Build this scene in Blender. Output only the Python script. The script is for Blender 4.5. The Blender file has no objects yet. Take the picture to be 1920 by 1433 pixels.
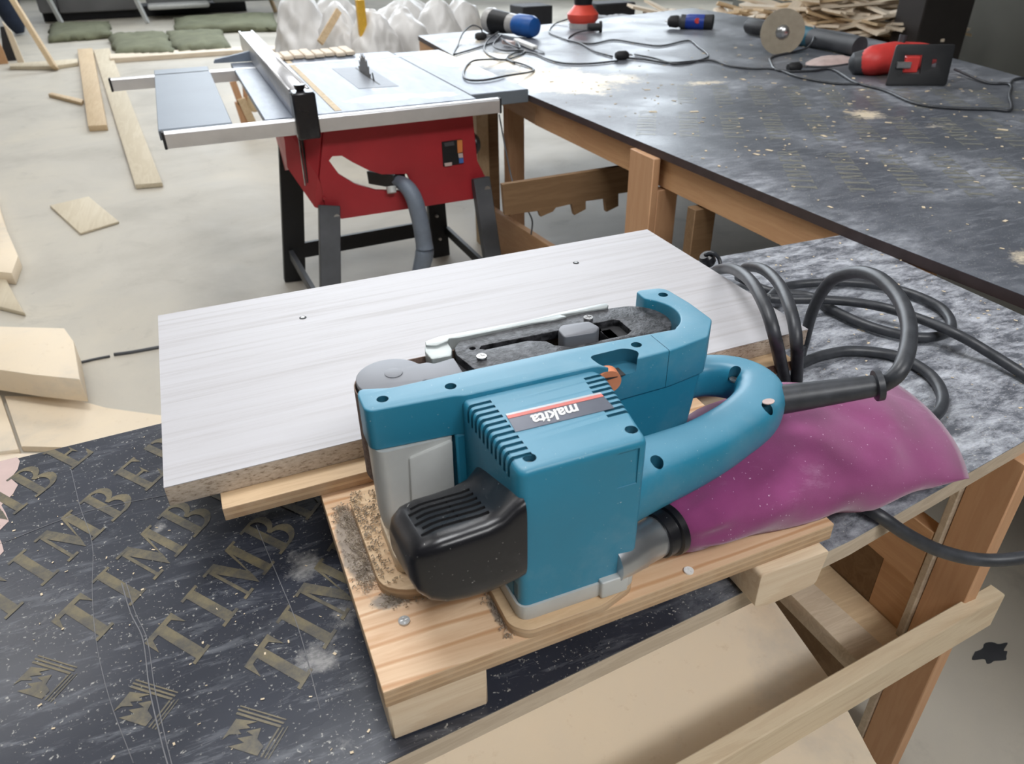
import bpy, bmesh, math, random
from mathutils import Vector, Matrix
R = math.radians
random.seed(7)
scn = bpy.context.scene
COL = scn.collection
# ------------------------------------------------------------------ camera
F = 1387.0; CXP, CYP = 960.0, 716.5
CAM = Vector((-0.17707, -0.41623, 1.434))
_t, _r, _a = R(32.3), R(0.9), R(22.4)
_fw = Vector((0, math.cos(_t), -math.sin(_t))); _r0 = Vector((1, 0, 0)); _u0 = _r0.cross(_fw)
_rt = _r0 * math.cos(_r) - _u0 * math.sin(_r); _up = _r0 * math.sin(_r) + _u0 * math.cos(_r)
_M = Matrix.Rotation(-_a, 3, 'Z')
FW, RT, UP = _M @ _fw, _M @ _rt, _M @ _up
cd = bpy.data.cameras.new('camera'); cam = bpy.data.objects.new('camera', cd); COL.objects.link(cam)
cd.sensor_width = 36; cd.lens = F / 1920 * 36; cd.clip_start = 0.02; cd.clip_end = 200
m = Matrix((RT, UP, -FW)).transposed().to_4x4(); m.translation = CAM
cam.matrix_world = m
scn.camera = cam
cd.dof.use_dof = True; cd.dof.focus_distance = 0.95; cd.dof.aperture_fstop = 9.0
# ------------------------------------------------------------------ world, lights, exposure
w = bpy.data.worlds.new('world'); scn.world = w; w.use_nodes = True
w.node_tree.nodes['Background'].inputs[0].default_value = (0.80, 0.86, 1.0, 1)
w.node_tree.nodes['Background'].inputs[1].default_value = 0.35
scn.view_settings.view_transform = 'Standard'; scn.view_settings.look = 'None'
scn.view_settings.gamma = 1; scn.view_settings.use_curve_mapping = False
scn.view_settings.exposure = 0.0
def area(name, loc, target, sx, sy, power, color=(1, 1, 1)):
    l = bpy.data.lights.new(name, 'AREA'); l.shape = 'RECTANGLE'; l.size = sx; l.size_y = sy
    l.energy = power; l.color = color
    o = bpy.data.objects.new(name, l); COL.objects.link(o); o.location = loc
    o.rotation_euler = (Vector(target) - Vector(loc)).to_track_quat('-Z', 'Y').to_euler()
    return o
area('window_daylight', (4.4, 13.5, 3.9), (2.4, 0, 0.6), 9.5, 2.6, 620, (0.84, 0.92, 1.0))
area('ceiling_lamp_light', (-0.3, 1.3, 4.3), (-0.1, 0.6, 0), 1.6, 0.9, 64, (0.95, 0.97, 1.0))
area('ceiling_lamp_light', (1.2, 5.5, 4.4), (0.6, 5.0, 0), 3.0, 1.0, 75, (0.95, 0.97, 1.0))
area('ceiling_lamp_light', (-3.0, 4.0, 4.4), (-1.8, 3.8, 0), 3.0, 1.0, 22, (0.95, 0.97, 1.0))
area('ceiling_lamp_light', (0.6, -2.6, 4.4), (0.3, 0, 0.6), 3.0, 1.0, 165, (0.97, 0.98, 1.0))
area('ceiling_lamp_light', (-1.0, 10.5, 4.4), (-1.0, 10.5, 0), 4.0, 1.5, 40, (0.95, 0.97, 1.0))

# ------------------------------------------------------------------ pixel to real plane helpers
def _ray(px, py):
    return FW + RT * ((px - CXP) / F) - UP * ((py - CYP) / F)
def PZ(px, py, z):
    d = _ray(px, py); return CAM + d * ((z - CAM.z) / d.z)
def PX(px, py, x):
    d = _ray(px, py); return CAM + d * ((x - CAM.x) / d.x)
def PY(px, py, y):
    d = _ray(px, py); return CAM + d * ((y - CAM.y) / d.y)
def XY(px, py, z):
    p = PZ(px, py, z); return (p.x, p.y)

BT0 = 0.825
# ------------------------------------------------------------------ materials
def srgb(r, g, b):
    f = lambda c: (c / 255) / 12.92 if c / 255 <= 0.04045 else (((c / 255) + 0.055) / 1.055) ** 2.4
    return (f(r), f(g), f(b), 1)
class NT:
    def __init__(s, name):
        s.m = bpy.data.materials.new(name); s.m.use_nodes = True
        s.t = s.m.node_tree; s.b = s.t.nodes['Principled BSDF']
    def n(s, typ, **kw):
        x = s.t.nodes.new(typ)
        for k, v in kw.items():
            if hasattr(x, k): setattr(x, k, v)
            else: x.inputs[k.replace('_', ' ')].default_value = v
        return x
    def l(s, a, b): s.t.links.new(a, b)
    def coord(s, scale=(1, 1, 1), rot=(0, 0, 0), kind='Object'):
        tc = s.n('ShaderNodeTexCoord'); mp = s.n('ShaderNodeMapping')
        mp.inputs['Scale'].default_value = scale; mp.inputs['Rotation'].default_value = rot
        s.l(tc.outputs[kind], mp.inputs[0]); return mp.outputs[0]
    def noise(s, vec, scale=5, detail=4, rough=0.55, dist=0.0):
        x = s.n('ShaderNodeTexNoise'); x.inputs['Scale'].default_value = scale; x.inputs['Detail'].default_value = detail
        x.inputs['Roughness'].default_value = rough; x.inputs['Distortion'].default_value = dist
        s.l(vec, x.inputs['Vector']); return x.outputs['Fac']
    def ramp(s, fac, stops):
        x = s.n('ShaderNodeValToRGB'); e = x.color_ramp.elements
        while len(e) < len(stops): e.new(0.5)
        for i, (p, c) in enumerate(stops):
            e[i].position = p; e[i].color = c if len(c) == 4 else (*c, 1)
        s.l(fac, x.inputs[0]); return x.outputs[0]
    def mix(s, fac, a, b):
        x = s.n('ShaderNodeMix', data_type='RGBA')
        for sock, v in ((x.inputs[0], fac), (x.inputs[6], a), (x.inputs[7], b)):
            if hasattr(v, 'links'): s.l(v, sock)
            else: sock.default_value = v
        return x.outputs[2]
    def math(s, op, a, b=0.0, clamp=False):
        x = s.n('ShaderNodeMath', operation=op); x.use_clamp = clamp
        for sock, v in ((x.inputs[0], a), (x.inputs[1], b)):
            if hasattr(v, 'links'): s.l(v, sock)
            else: sock.default_value = v
        return x.outputs[0]
    def bump(s, h, strength=0.3, dist=0.001):
        x = s.n('ShaderNodeBump'); x.inputs['Strength'].default_value = strength; x.inputs['Distance'].default_value = dist
        s.l(h, x.inputs['Height']); s.l(x.outputs[0], s.b.inputs['Normal'])
    def set(s, base=None, rough=None, metal=None, **kw):
        for nm, v in (('Base Color', base), ('Roughness', rough), ('Metallic', metal)):
            if v is None: continue
            if hasattr(v, 'links'): s.l(v, s.b.inputs[nm])
            else: s.b.inputs[nm].default_value = v
        for k, v in kw.items(): s.b.inputs[k.replace('_', ' ')].default_value = v
        return s.m
BK, WH = (0, 0, 0, 1), (1, 1, 1, 1)
def plain(name, col, rough=0.5, metal=0.0, var=0.12, scale=30, bump=0.0, **kw):
    t = NT(name); v = t.coord(); f = t.noise(v, scale, 5)
    dark = tuple(c * (1 - var) for c in col[:3]) + (1,); lite = tuple(min(1, c * (1 + var)) for c in col[:3]) + (1,)
    c = t.ramp(f, [(0.3, dark), (0.7, lite)])
    if bump: t.bump(t.noise(v, scale * 8, 3), bump, 0.0006)
    return t.set(c, rough, metal, **kw)
def plastic(name, col, rough=0.42, dust=0.05, speck=0.765, dust_sheen=0.0):
    t = NT(name); v = t.coord()
    f = t.noise(v, 14, 5); c = t.mix(f, tuple(x * 0.88 for x in col[:3]) + (1,), tuple(x * 1.1 for x in col[:3]) + (1,))
    s = t.noise(v, 420, 1); s2 = t.ramp(s, [(speck, BK), (speck + 0.03, WH)])
    d = t.noise(v, 9, 6, 0.7); d2 = t.ramp(d, [(0.5, BK), (0.85, (dust * 3,) * 3 + (1,))])
    if dust_sheen:     # up-facing sides lightened: fine sanding dust plus a painted-in sheen
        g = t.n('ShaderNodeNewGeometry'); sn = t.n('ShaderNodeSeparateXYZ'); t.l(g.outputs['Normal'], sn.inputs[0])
        c = t.mix(t.math('MULTIPLY', t.ramp(sn.outputs[2], [(0.55, BK), (1.0, WH)]), t.math('ADD', dust_sheen, t.math('MULTIPLY', f, dust_sheen * .5))), c, srgb(205, 222, 232))
    c = t.mix(d2, c, srgb(205, 205, 205)); c = t.mix(t.math('MULTIPLY', s2, 0.55), c, srgb(225, 225, 220))
    r = t.math('ADD', t.math('MULTIPLY', f, 0.22), rough - 0.1)
    t.bump(t.noise(v, 900, 2), 0.12, 0.0004)
    return t.set(c, r)
def dust_patches(t, c, patches, org, ca=(214, 198, 168), cb=(236, 224, 202)):
    if not patches: return c
    wob = t.noise(t.coord(), 9, 7, 0.75); fine2 = t.noise(t.coord(), 45, 4, 0.7)
    tc = t.n('ShaderNodeTexCoord'); sep = t.n('ShaderNodeSeparateXYZ'); t.l(tc.outputs['Object'], sep.inputs[0]); tot = None
    for (x, y, rx, ry, k) in patches:
        dx = t.math('DIVIDE', t.math('SUBTRACT', sep.outputs[0], x - org[0]), rx); dy = t.math('DIVIDE', t.math('SUBTRACT', sep.outputs[1], y - org[1]), ry)
        r2 = t.math('SQRT', t.math('ADD', t.math('MULTIPLY', dx, dx), t.math('MULTIPLY', dy, dy)))
        g = t.math('MULTIPLY', t.math('SUBTRACT', 1.0, r2, True), k); tot = g if tot is None else t.math('MAXIMUM', tot, g)
    mk = t.math('ADD', tot, t.math('MULTIPLY', t.math('SUBTRACT', wob, 0.5), 1.1))
    mk = t.math('ADD', mk, t.math('MULTIPLY', t.math('SUBTRACT', fine2, 0.5), 0.5))
    mk = t.math('MULTIPLY', t.ramp(mk, [(0.38, BK), (0.62, WH)]), t.ramp(tot, [(0.0, BK), (0.12, WH)]))
    return t.mix(mk, c, t.mix(fine2, srgb(*ca), srgb(*cb)))
def wood(name, a, b, axis='X', scale=1.0, rough=0.6, ply=None, ring=1.0, lines=0.0, patch=None):
    """solid or plywood: grain on faces, glued layers on the z edges when ply is given"""
    t = NT(name)
    sc = {'X': (1.2, 14, 14), 'Y': (14, 1.2, 14), 'Z': (14, 14, 1.2)}[axis]
    v = t.coord(tuple(q * scale for q in sc)); f = t.noise(v, 2.2, 8, 0.62, 0.6 * ring)
    v2 = t.coord(); g = t.noise(v2, 3.0 * scale, 3)
    c = t.ramp(f, [(0.25, b), (0.47, a), (0.55, tuple(0.5 * (p + q) for p, q in zip(a, b))), (0.72, a)])
    c = t.mix(t.math('MULTIPLY', g, 0.35), c, tuple(min(1, q * 0.72) for q in a[:3]) + (1,))
    if lines:
        wv = t.n('ShaderNodeTexWave', wave_type='BANDS', bands_direction='Y'); t.l(t.coord((1.6, 9, 9), (0, 0, R(6))), wv.inputs[0])
        wv.inputs['Scale'].default_value = 1.6; wv.inputs['Distortion'].default_value = 5.5; wv.inputs['Detail'].default_value = 3; wv.inputs['Detail Scale'].default_value = 0.8
        c = t.mix(t.ramp(wv.outputs['Fac'], [(0.0, (lines, lines, lines, 1)), (0.16, BK), (1.0, (lines * .3,) * 3 + (1,))]), c, b)
    if ply:
        sx = t.n('ShaderNodeSeparateXYZ'); tc = t.n('ShaderNodeTexCoord'); t.l(tc.outputs['Object'], sx.inputs[0])
        fr = t.math('FRACT', t.math('ADD', t.math('DIVIDE', sx.outputs[2], ply), 100.3))
        lay = t.ramp(fr, [(0.0, srgb(120, 88, 60)), (0.08, srgb(205, 172, 132)), (0.45, srgb(196, 160, 118)), (0.5, srgb(150, 112, 78)), (0.58, srgb(172, 134, 96)), (0.97, srgb(160, 122, 86))])
        lay = t.mix(t.noise(t.coord((30, 30, 30)), 1.5, 5), lay, srgb(205, 180, 150))
        sn = t.n('ShaderNodeSeparateXYZ'); t.l(tc.outputs['Normal'], sn.inputs[0])
        up = t.math('GREATER_THAN', t.math('ABSOLUTE', sn.outputs[2]), 0.7)
        c = t.mix(up, lay, c)
    if patch: c = dust_patches(t, c, patch[0], patch[1], (104, 92, 84), (176, 162, 146))
    t.bump(f, 0.25, 0.0008)
    return t.set(c, rough)
def film(name, dusty=0.0, seed=0.0, gx=None, c0=(30, 32, 38), c1=(52, 54, 62), patches=(), org=(0, 0), pcol=((214, 198, 168), (236, 224, 202))):
    """dark phenolic film plywood, scratched and dusty"""
    t = NT(name); v = t.coord(); tc = t.n('ShaderNodeTexCoord')
    base = t.mix(t.noise(v, 6, 5), srgb(*c0), srgb(*c1))
    streak = t.noise(t.coord((6, 30, 6), (0, 0, R(25))), 2.0, 9, 0.74, 0.35)
    st = t.ramp(streak, [(0.52, BK), (0.74, (0.55, 0.55, 0.55, 1))])
    big = t.noise(v, 2.2, 6, 0.62, 0.4)
    lo = 0.62 - 0.25 * dusty
    if gx:
        sx = t.n('ShaderNodeSeparateXYZ'); t.l(tc.outputs['Object'], sx.inputs[0])
        mr = t.n('ShaderNodeMapRange'); t.l(sx.outputs[0], mr.inputs[0])
        mr.inputs[1].default_value, mr.inputs[2].default_value = gx[0], gx[1]
        mr.inputs[3].default_value, mr.inputs[4].default_value = 0.0, gx[2]
        big = t.math('ADD', big, mr.outputs[0])
    dm = t.ramp(big, [(lo, BK), (lo + 0.3, (0.75, 0.75, 0.75, 1))])
    brk = t.noise(t.coord((4, 9, 4), (0, 0, R(-20))), 3.5, 11, 0.78, 0.25)
    bk = t.ramp(brk, [(0.42, (0.15, 0.15, 0.15, 1)), (0.62, WH)])
    mask = t.math('MULTIPLY', dm, bk)
    mask = t.math('MAXIMUM', mask, t.math('MULTIPLY', st, 0.35 + 0.35 * dusty))
    fine = t.ramp(t.noise(v, 260, 2, 0.6), [(0.64, BK), (0.72, (0.7, 0.7, 0.7, 1))])
    c = t.mix(mask, base, srgb(204, 208, 216))
    c = t.mix(t.math('MULTIPLY', fine, 0.8), c, srgb(200, 198, 190))
    c = dust_patches(t, c, patches, org, *pcol)
    r = t.math('ADD', t.math('MULTIPLY', mask, 0.4), t.math('MULTIPLY', big, 0.35), True)
    t.bump(t.noise(v, 60, 6), 0.18, 0.0006)
    return t.set(c, t.math('ADD', r, 0.1 + 0.12 * dusty))
M = {}
M['teal'] = plastic('teal_plastic', (0.024, 0.225, 0.355, 1), 0.40, dust_sheen=0.13)
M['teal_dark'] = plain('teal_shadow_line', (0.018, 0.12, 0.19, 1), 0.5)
M['black'] = plastic('black_plastic', (0.010, 0.010, 0.013, 1), 0.30, 0.02, 0.765)
M['black_matt'] = plain('matt_black', (0.016, 0.016, 0.018, 1), 0.6)
M['rubber'] = plain('cord_rubber', (0.040, 0.043, 0.050, 1), 0.42, var=0.3, scale=60)
M['cast'] = plain('grey_cast_cover', srgb(196, 198, 196), 0.42, 0.1, 0.06, 25, 0.05)
M['cast_light'] = plain('light_cast_guide', srgb(178, 184, 184), 0.35, 0.35, 0.08)
M['disc_grey'] = plain('roller_cover_grey', srgb(118, 120, 126), 0.42, 0.2, 0.05)
t = NT('black_cast_frame'); v = t.coord(); t.bump(t.noise(v, 210, 4, 0.7), 0.9, 0.0012)
M['frame'] = t.set(t.ramp(t.noise(v, 120, 4), [(0.4, (0.012, 0.012, 0.014, 1)), (0.72, (0.09, 0.09, 0.1, 1))]), 0.38, 0.3)
M['belt'] = plain('sanding_belt', srgb(120, 100, 90), 0.9, var=0.35, scale=300, bump=0.6)
M['steel'] = plain('steel', srgb(190, 190, 190), 0.28, 0.9, 0.1, 40)
M['spout'] = plain('aluminium_spout', srgb(190, 193, 197), 0.3, 0.85, 0.05, 50)
M['alu'] = plain('aluminium_rail', srgb(222, 222, 224), 0.32, 0.65, 0.04, 20)
M['alu_dark'] = plain('aluminium_shaded', srgb(165, 165, 162), 0.45, 0.4, 0.05, 20)
M['orange'] = plain('orange_dial', srgb(222, 140, 100), 0.5, var=0.1)
M['white'] = plain('white_paint', srgb(235, 235, 232), 0.5, var=0.02)
M['badge'] = plain('badge_grey', srgb(92, 96, 108), 0.3, 0.2, 0.1)
M['badge_red'] = plain('badge_red', srgb(205, 110, 100), 0.4)
M['badge_edge'] = plain('badge_silver', srgb(185, 190, 195), 0.35, 0.3)
t = NT('magenta_cloth'); v = t.coord(); wv = t.noise(t.coord((1, 1, 1)), 1500, 2)
c = t.ramp(t.noise(v, 9, 5), [(0.3, srgb(118, 40, 92)), (0.7, srgb(150, 62, 122))])
dd = t.ramp(t.noise(t.coord((3, 14, 5), (0, 0, R(-30))), 2.2, 7, 0.7, 0.5), [(0.60, BK), (0.86, (0.42, 0.42, 0.42, 1))])
c = t.mix(dd, c, srgb(205, 165, 195))
c = t.mix(t.ramp(t.noise(v, 330, 1), [(0.755, BK), (0.77, (0.7, 0.7, 0.7, 1))]), c, srgb(235, 215, 230))
t.bump(wv, 0.35, 0.0008); M['bag'] = t.set(c, 0.85, Sheen_Weight=0.4)
t = NT('white_laminate'); f = t.noise(t.coord((0.8, 26, 10)), 2.5, 9, 0.7, 0.5)
c = t.ramp(f, [(0.3, srgb(168, 164, 165)), (0.5, srgb(186, 184, 187)), (0.75, srgb(192, 191, 195))])
f2 = t.noise(t.coord((0.25, 60, 10)), 2.0, 4, 0.6); c = t.mix(t.ramp(f2, [(0.64, BK), (0.70, (0.5, 0.5, 0.5, 1))]), c, srgb(140, 130, 126))
t.bump(f, 0.1, 0.0005); M['laminate'] = t.set(c, 0.45)
t = NT('chipboard'); v = t.coord((1, 1, 2.5)); f = t.noise(v, 130, 5, 0.7)
M['chip'] = t.set(t.ramp(f, [(0.34, srgb(128, 110, 92)), (0.44, srgb(182, 166, 148)), (0.7, srgb(206, 192, 176))]), 0.85)
M['ply'] = wood('plywood_plate', srgb(236, 206, 172), srgb(196, 148, 106), 'X', 0.8, 0.55, 0.0073, lines=0.9, patch=([(-0.117, 0.17, .024, .10, 1.3), (-0.095, 0.085, .035, .02, 1.1), (-0.012, 0.03, .014, .05, 1.0)], (0.1188, 0.1361)))
M['ply_strip'] = wood('plywood_strip', srgb(222, 192, 154), srgb(186, 148, 110), 'X', 1.2, 0.6, 0.009)
M['ply_pale'] = wood('plywood_edge', srgb(206, 190, 168), srgb(170, 150, 126), 'X', 1.6, 0.65)
M['pine'] = wood('pine_block', srgb(232, 212, 184), srgb(208, 176, 140), 'X', 1.4, 0.6)
M['pine_x'] = wood('pine_rail_long', srgb(226, 208, 178), srgb(200, 174, 140), 'X', 1.0, 0.6)
M['pine_y'] = wood('pine_rail', srgb(208, 164, 122), srgb(186, 138, 98), 'Y', 1.0, 0.6)
M['pine_z'] = wood('pine_post', srgb(206, 162, 124), srgb(190, 142, 104), 'Z', 1.0, 0.6)
M['brown'] = wood('brown_board', srgb(132, 104, 74), srgb(108, 80, 52), 'X', 1.0, 0.7)
M['floor_wood'] = wood('floor_plank', srgb(212, 188, 152), srgb(188, 158, 120), 'Y', 0.6, 0.65)
M['pale_wood'] = wood('pale_plank', srgb(216, 204, 180), srgb(192, 176, 148), 'Y', 0.5, 0.7)
M['scrap_a'] = wood('offcut_pale', srgb(242, 228, 208), srgb(214, 192, 164), 'X', 1.0, 0.7)
M['scrap_b'] = wood('offcut_tan', srgb(220, 196, 160), srgb(182, 150, 116), 'X', 1.0, 0.7)
t = NT('cream_board'); v = t.coord(); c = t.ramp(t.noise(v, 2.5, 7, 0.65, 0.4), [(0.3, srgb(236, 218, 190)), (0.55, srgb(230, 214, 190)), (0.72, srgb(206, 196, 180))])
c = t.mix(t.ramp(t.noise(v, 40, 5, 0.7), [(0.6, BK), (0.8, (0.4, 0.4, 0.4, 1))]), c, srgb(190, 160, 120)); M['cream'] = t.set(c, 0.7)
M['film_near'] = film('film_plywood_near', 0.08, c0=(34, 37, 45), c1=(58, 62, 74), gx=(0.0, 0.55, 0.68), org=(0.175, 0.37), pcol=((104, 104, 106), (176, 174, 172)), patches=[
    (*XY(575, 1060, .8), .055, .075, .62), (*XY(500, 960, .8), .07, .05, .5), (*XY(600, 1230, .8), .05, .05, .62), (*XY(640, 1150, .8), .04, .06, .6), (*XY(300, 990, .8), .035, .035, .5), (*XY(640, 1400, .8), .05, .05, .5), (*XY(80, 1150, .8), .12, .12, .34)])
M['film_big'] = film('film_plywood_big', 0.75, c0=(72, 76, 84), c1=(98, 102, 110), org=(2.2225, 2.125), patches=[  # dust, with a hazy reflection painted into the veil and paler base
    (*XY(1030, 152, BT0), .36, .55, 1.1), (*XY(1140, 150, BT0), .30, .30, .7), (*XY(900, 112, BT0), .30, .5, 1.0), (*XY(860, 78, BT0), .3, .4, .6),
    (*XY(1600, 218, BT0), .17, .13, .75), (*XY(1300, 158, BT0), .20, .10, .75), (*XY(1410, 150, BT0), .2, .2, .35), (*XY(1900, 490, BT0), .14, .10, .7), (*XY(1150, 40, BT0), .5, .3, .5), (*XY(1230, 200, BT0), .2, .2, .35), (*XY(1750, 240, BT0), .3, .15, .45)])
M['film_edge'] = plain('film_edge_brown', srgb(62, 50, 50), 0.55, var=0.2, scale=20)
t = NT('film_print_ochre'); v = t.coord(); f = t.ramp(t.noise(v, 26, 7, 0.75), [(0.40, BK), (0.62, WH)])
M['print'] = t.set(t.mix(f, srgb(118, 108, 82), srgb(74, 72, 68)), 0.38)
t = NT('film_print_dusty'); v = t.coord(); f = t.ramp(t.noise(v, 22, 7, 0.75), [(0.35, BK), (0.65, WH)])
M['print_dusty'] = t.set(t.mix(f, srgb(134, 132, 118), srgb(104, 108, 112)), 0.4)
M['bare_pink'] = plain('bare_pinkish_wood', srgb(196, 172, 166), 0.7, var=0.06)
t = NT('sawdust'); v = t.coord(); t.bump(t.noise(v, 180, 5), 0.6, 0.003)
M['dust'] = t.set(t.ramp(t.noise(v, 40, 5), [(0.3, srgb(206, 186, 154)), (0.7, srgb(232, 216, 190))]), 0.95)
M['scratch'] = plain('scuffed_film', srgb(120, 120, 124), 0.7)
M['shaving_dust'] = plain('grey_dust', srgb(128, 116, 106), 0.9, var=0.35, scale=120, bump=0.8)
M['shaving'] = plain('grey_shavings', srgb(186, 174, 158), 0.8, var=0.35, scale=60)
M['red'] = plain('red_steel_housing', srgb(168, 42, 50), 0.45, var=0.08, scale=6)
M['tool_red'] = plain('red_tool_plastic', srgb(216, 66, 62), 0.45, var=0.06)
M['orange_red'] = plain('orange_red_plastic', srgb(238, 84, 66), 0.45, var=0.05)
M['wing_top'] = plain('grey_wing_paint', srgb(124, 134, 146), 0.5, 0.0, 0.05, 4)
def sawtop(name, org, pp):
    t = NT(name); v = t.coord(); f = t.noise(t.coord((6, 1.5, 1)), 2.5, 7, 0.7)
    c = t.ramp(f, [(0.35, srgb(106, 114, 128)), (0.55, srgb(124, 132, 146)), (0.75, srgb(146, 152, 160))])
    return t.set(dust_patches(t, c, pp, org), 0.42, 0.1)
_S = 0.85
M['saw_top'] = sawtop('grey_saw_table', (0.4425, 2.9775), [(*XY(720, 184, _S), .22, .10, 1.2), (*XY(820, 178, _S), .15, .08, 1.0), (*XY(560, 100, _S), .25, .18, .8), (*XY(700, 168, _S), .10, .2, .4), (*XY(770, 150, _S), .1, .3, .2)])
M['saw_ext'] = sawtop('grey_saw_extension', (0.9595, 2.98), [(*XY(830, 108, _S), .16, .45, 1.2), (*XY(900, 130, _S), .12, .3, 1.0)])
M['saw_side'] = plain('grey_saw_edge', srgb(112, 120, 128), 0.45, 0.2, 0.08, 6)
M['insert'] = plain('grey_insert', srgb(122, 126, 134), 0.5, 0.2, 0.06)
M['blade'] = plain('blade_steel', srgb(110, 106, 102), 0.4, 0.7, 0.12)
M['leg_grey'] = plain('dusty_grey_leg', srgb(74, 76, 80), 0.5, 0.2, 0.3, 8)
M['leg_black'] = plain('black_leg', srgb(28, 29, 32), 0.5, 0.2, 0.15, 8)
M['hose'] = plain('grey_hose', srgb(112, 122, 136), 0.5, var=0.1)
M['blue'] = plain('blue_tool_plastic', srgb(34, 92, 166), 0.4, var=0.1)
M['blue_dark'] = plain('deep_blue_plastic', srgb(24, 58, 150), 0.4, var=0.1)
M['clear'] = plain('dusty_clear_plastic', srgb(180, 178, 176), 0.3, var=0.1)
M['teal_tool'] = plain('teal_tool', srgb(22, 92, 112), 0.4, var=0.12)
M['disc'] = plain('worn_cutting_disc', srgb(158, 148, 130), 0.7, var=0.1)
M['sticker'] = plain('orange_sticker', srgb(210, 130, 70), 0.5)
M['sticker_blue'] = plain('blue_sticker', srgb(70, 110, 180), 0.5)
M['sticker_pale'] = plain('pale_sticker', srgb(200, 180, 175), 0.5)
M['film_bag'] = plain('white_sack', srgb(214, 212, 210), 0.45, var=0.08, scale=3)
M['insul'] = plain('green_insulation', srgb(112, 114, 92), 0.95, var=0.2, scale=5, bump=0.8)
M['bundle'] = plain('grey_wrap', srgb(112, 112, 114), 0.5, var=0.15, scale=2)
M['dark'] = plain('dark_grey_stuff', srgb(40, 40, 44), 0.7)  # one dark grey for cases, pallet and box inside
M['denim'] = plain('navy_cloth', srgb(36, 46, 66), 0.9, var=0.2, scale=8)
M['column'] = plain('black_painted_steel', srgb(46, 42, 42), 0.6, var=0.15, scale=3)
M['wall'] = plain('grey_green_wall', srgb(100, 100, 94), 0.85, var=0.08, scale=0.8)
M['ceil'] = plain('ceiling_paint', srgb(190, 190, 188), 0.85, var=0.04, scale=0.8)
M['yellow'] = plain('yellow_plastic', srgb(226, 178, 60), 0.5)
t = NT('lamp_diffuser'); M['lamp'] = t.set((0.9, 0.9, 0.9, 1), 0.5, Emission_Color=(1, 0.98, 0.95, 1), Emission_Strength=4.0)
t = NT('window_glass_daylight'); M['winglow'] = t.set((0.9, 0.9, 0.9, 1), 0.5, Emission_Color=(0.85, 0.92, 1, 1), Emission_Strength=3.0)
t = NT('concrete_floor'); v = t.coord(); a = t.noise(v, 0.9, 8, 0.62, 0.6); b = t.noise(v, 3.4, 9, 0.7, 0.5)
c = t.ramp(a, [(0.3, srgb(166, 160, 148)), (0.5, srgb(188, 182, 170)), (0.72, srgb(200, 192, 176))])
c = t.mix(t.ramp(b, [(0.58, BK), (0.76, (0.5, 0.5, 0.5, 1))]), c, srgb(140, 136, 128))
c = t.mix(t.ramp(t.noise(v, 16, 4), [(0.70, BK), (0.8, (0.5, 0.5, 0.5, 1))]), c, srgb(122, 118, 112))
t.bump(t.noise(v, 90, 5), 0.2, 0.002); M['concrete'] = t.set(c, t.math('ADD', t.math('MULTIPLY', b, 0.3), 0.45))

# ------------------------------------------------------------------ object helpers
def link(o, parent=None):
    COL.objects.link(o)
    if parent:
        o.parent = parent; o.matrix_parent_inverse = parent.matrix_basis.inverted()
    return o
def tag(o, label=None, cat=None, group=None, kind=None):
    for k, v in (('label', label), ('category', cat), ('group', group), ('kind', kind)):
        if v: o[k] = v
    return o
def empty(name, loc, label, cat, group=None):
    o = bpy.data.objects.new(name, None); o.location = loc; o.empty_display_size = 0.05
    COL.objects.link(o); return tag(o, label, cat, group)
def mobj(name, bm, mat, parent=None, smooth=False):
    """bm in world coordinates; the object's origin goes to the middle of its base"""
    if not bm.verts: raise ValueError(name)
    xs = [v.co.x for v in bm.verts]; ys = [v.co.y for v in bm.verts]; zs = [v.co.z for v in bm.verts]
    c = Vector(((min(xs) + max(xs)) / 2, (min(ys) + max(ys)) / 2, min(zs)))
    bmesh.ops.translate(bm, verts=bm.verts, vec=-c)
    bmesh.ops.recalc_face_normals(bm, faces=bm.faces)
    me = bpy.data.meshes.new(name); bm.to_mesh(me); bm.free()
    for mt in (mat if isinstance(mat, (list, tuple)) else [mat]): me.materials.append(mt)
    if smooth:
        for p in me.polygons: p.use_smooth = True
        if smooth != 'all': me.set_sharp_from_angle(angle=R(38))
    o = bpy.data.objects.new(name, me); o.location = c
    return link(o, parent)
def bm_box(x0, x1, y0, y1, z0, z1, bm=None, bev=0.0, seg=1):
    b = bmesh.new()
    vs = [b.verts.new((x, y, z)) for z in (z0, z1) for y in (y0, y1) for x in (x0, x1)]
    for f in ((0, 2, 3, 1), (4, 5, 7, 6), (0, 1, 5, 4), (2, 6, 7, 3), (0, 4, 6, 2), (1, 3, 7, 5)):
        b.faces.new([vs[i] for i in f])
    if bev: bmesh.ops.bevel(b, geom=b.edges[:], offset=bev, segments=seg, affect='EDGES', profile=0.5)
    return add(bm, b)
def add(bm, b):
    if bm is None: return b
    me = bpy.data.meshes.new('t'); b.to_mesh(me); b.free(); bm.from_mesh(me); bpy.data.meshes.remove(me); return bm
def xf(bm, mtx):
    bmesh.ops.transform(bm, matrix=mtx, verts=bm.verts); return bm
def box(name, x0, x1, y0, y1, z0, z1, mat, parent=None, bev=0.0, seg=1):
    return mobj(name, bm_box(x0, x1, y0, y1, z0, z1, None, bev, seg), mat, parent, bev > 0)
def bm_hex(bottom, top, bev=0.0):
    """prism from two lists of 3D points with equal length"""
    b = bmesh.new(); n = len(bottom)
    lo = [b.verts.new(p) for p in bottom]; hi = [b.verts.new(p) for p in top]
    b.faces.new(lo[::-1]); b.faces.new(hi)
    for i in range(n): b.faces.new((lo[i], lo[(i + 1) % n], hi[(i + 1) % n], hi[i]))
    if bev:
        bmesh.ops.bevel(b, geom=b.edges[:], offset=bev, segments=2, affect='EDGES', profile=0.5)
    return b
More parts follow.
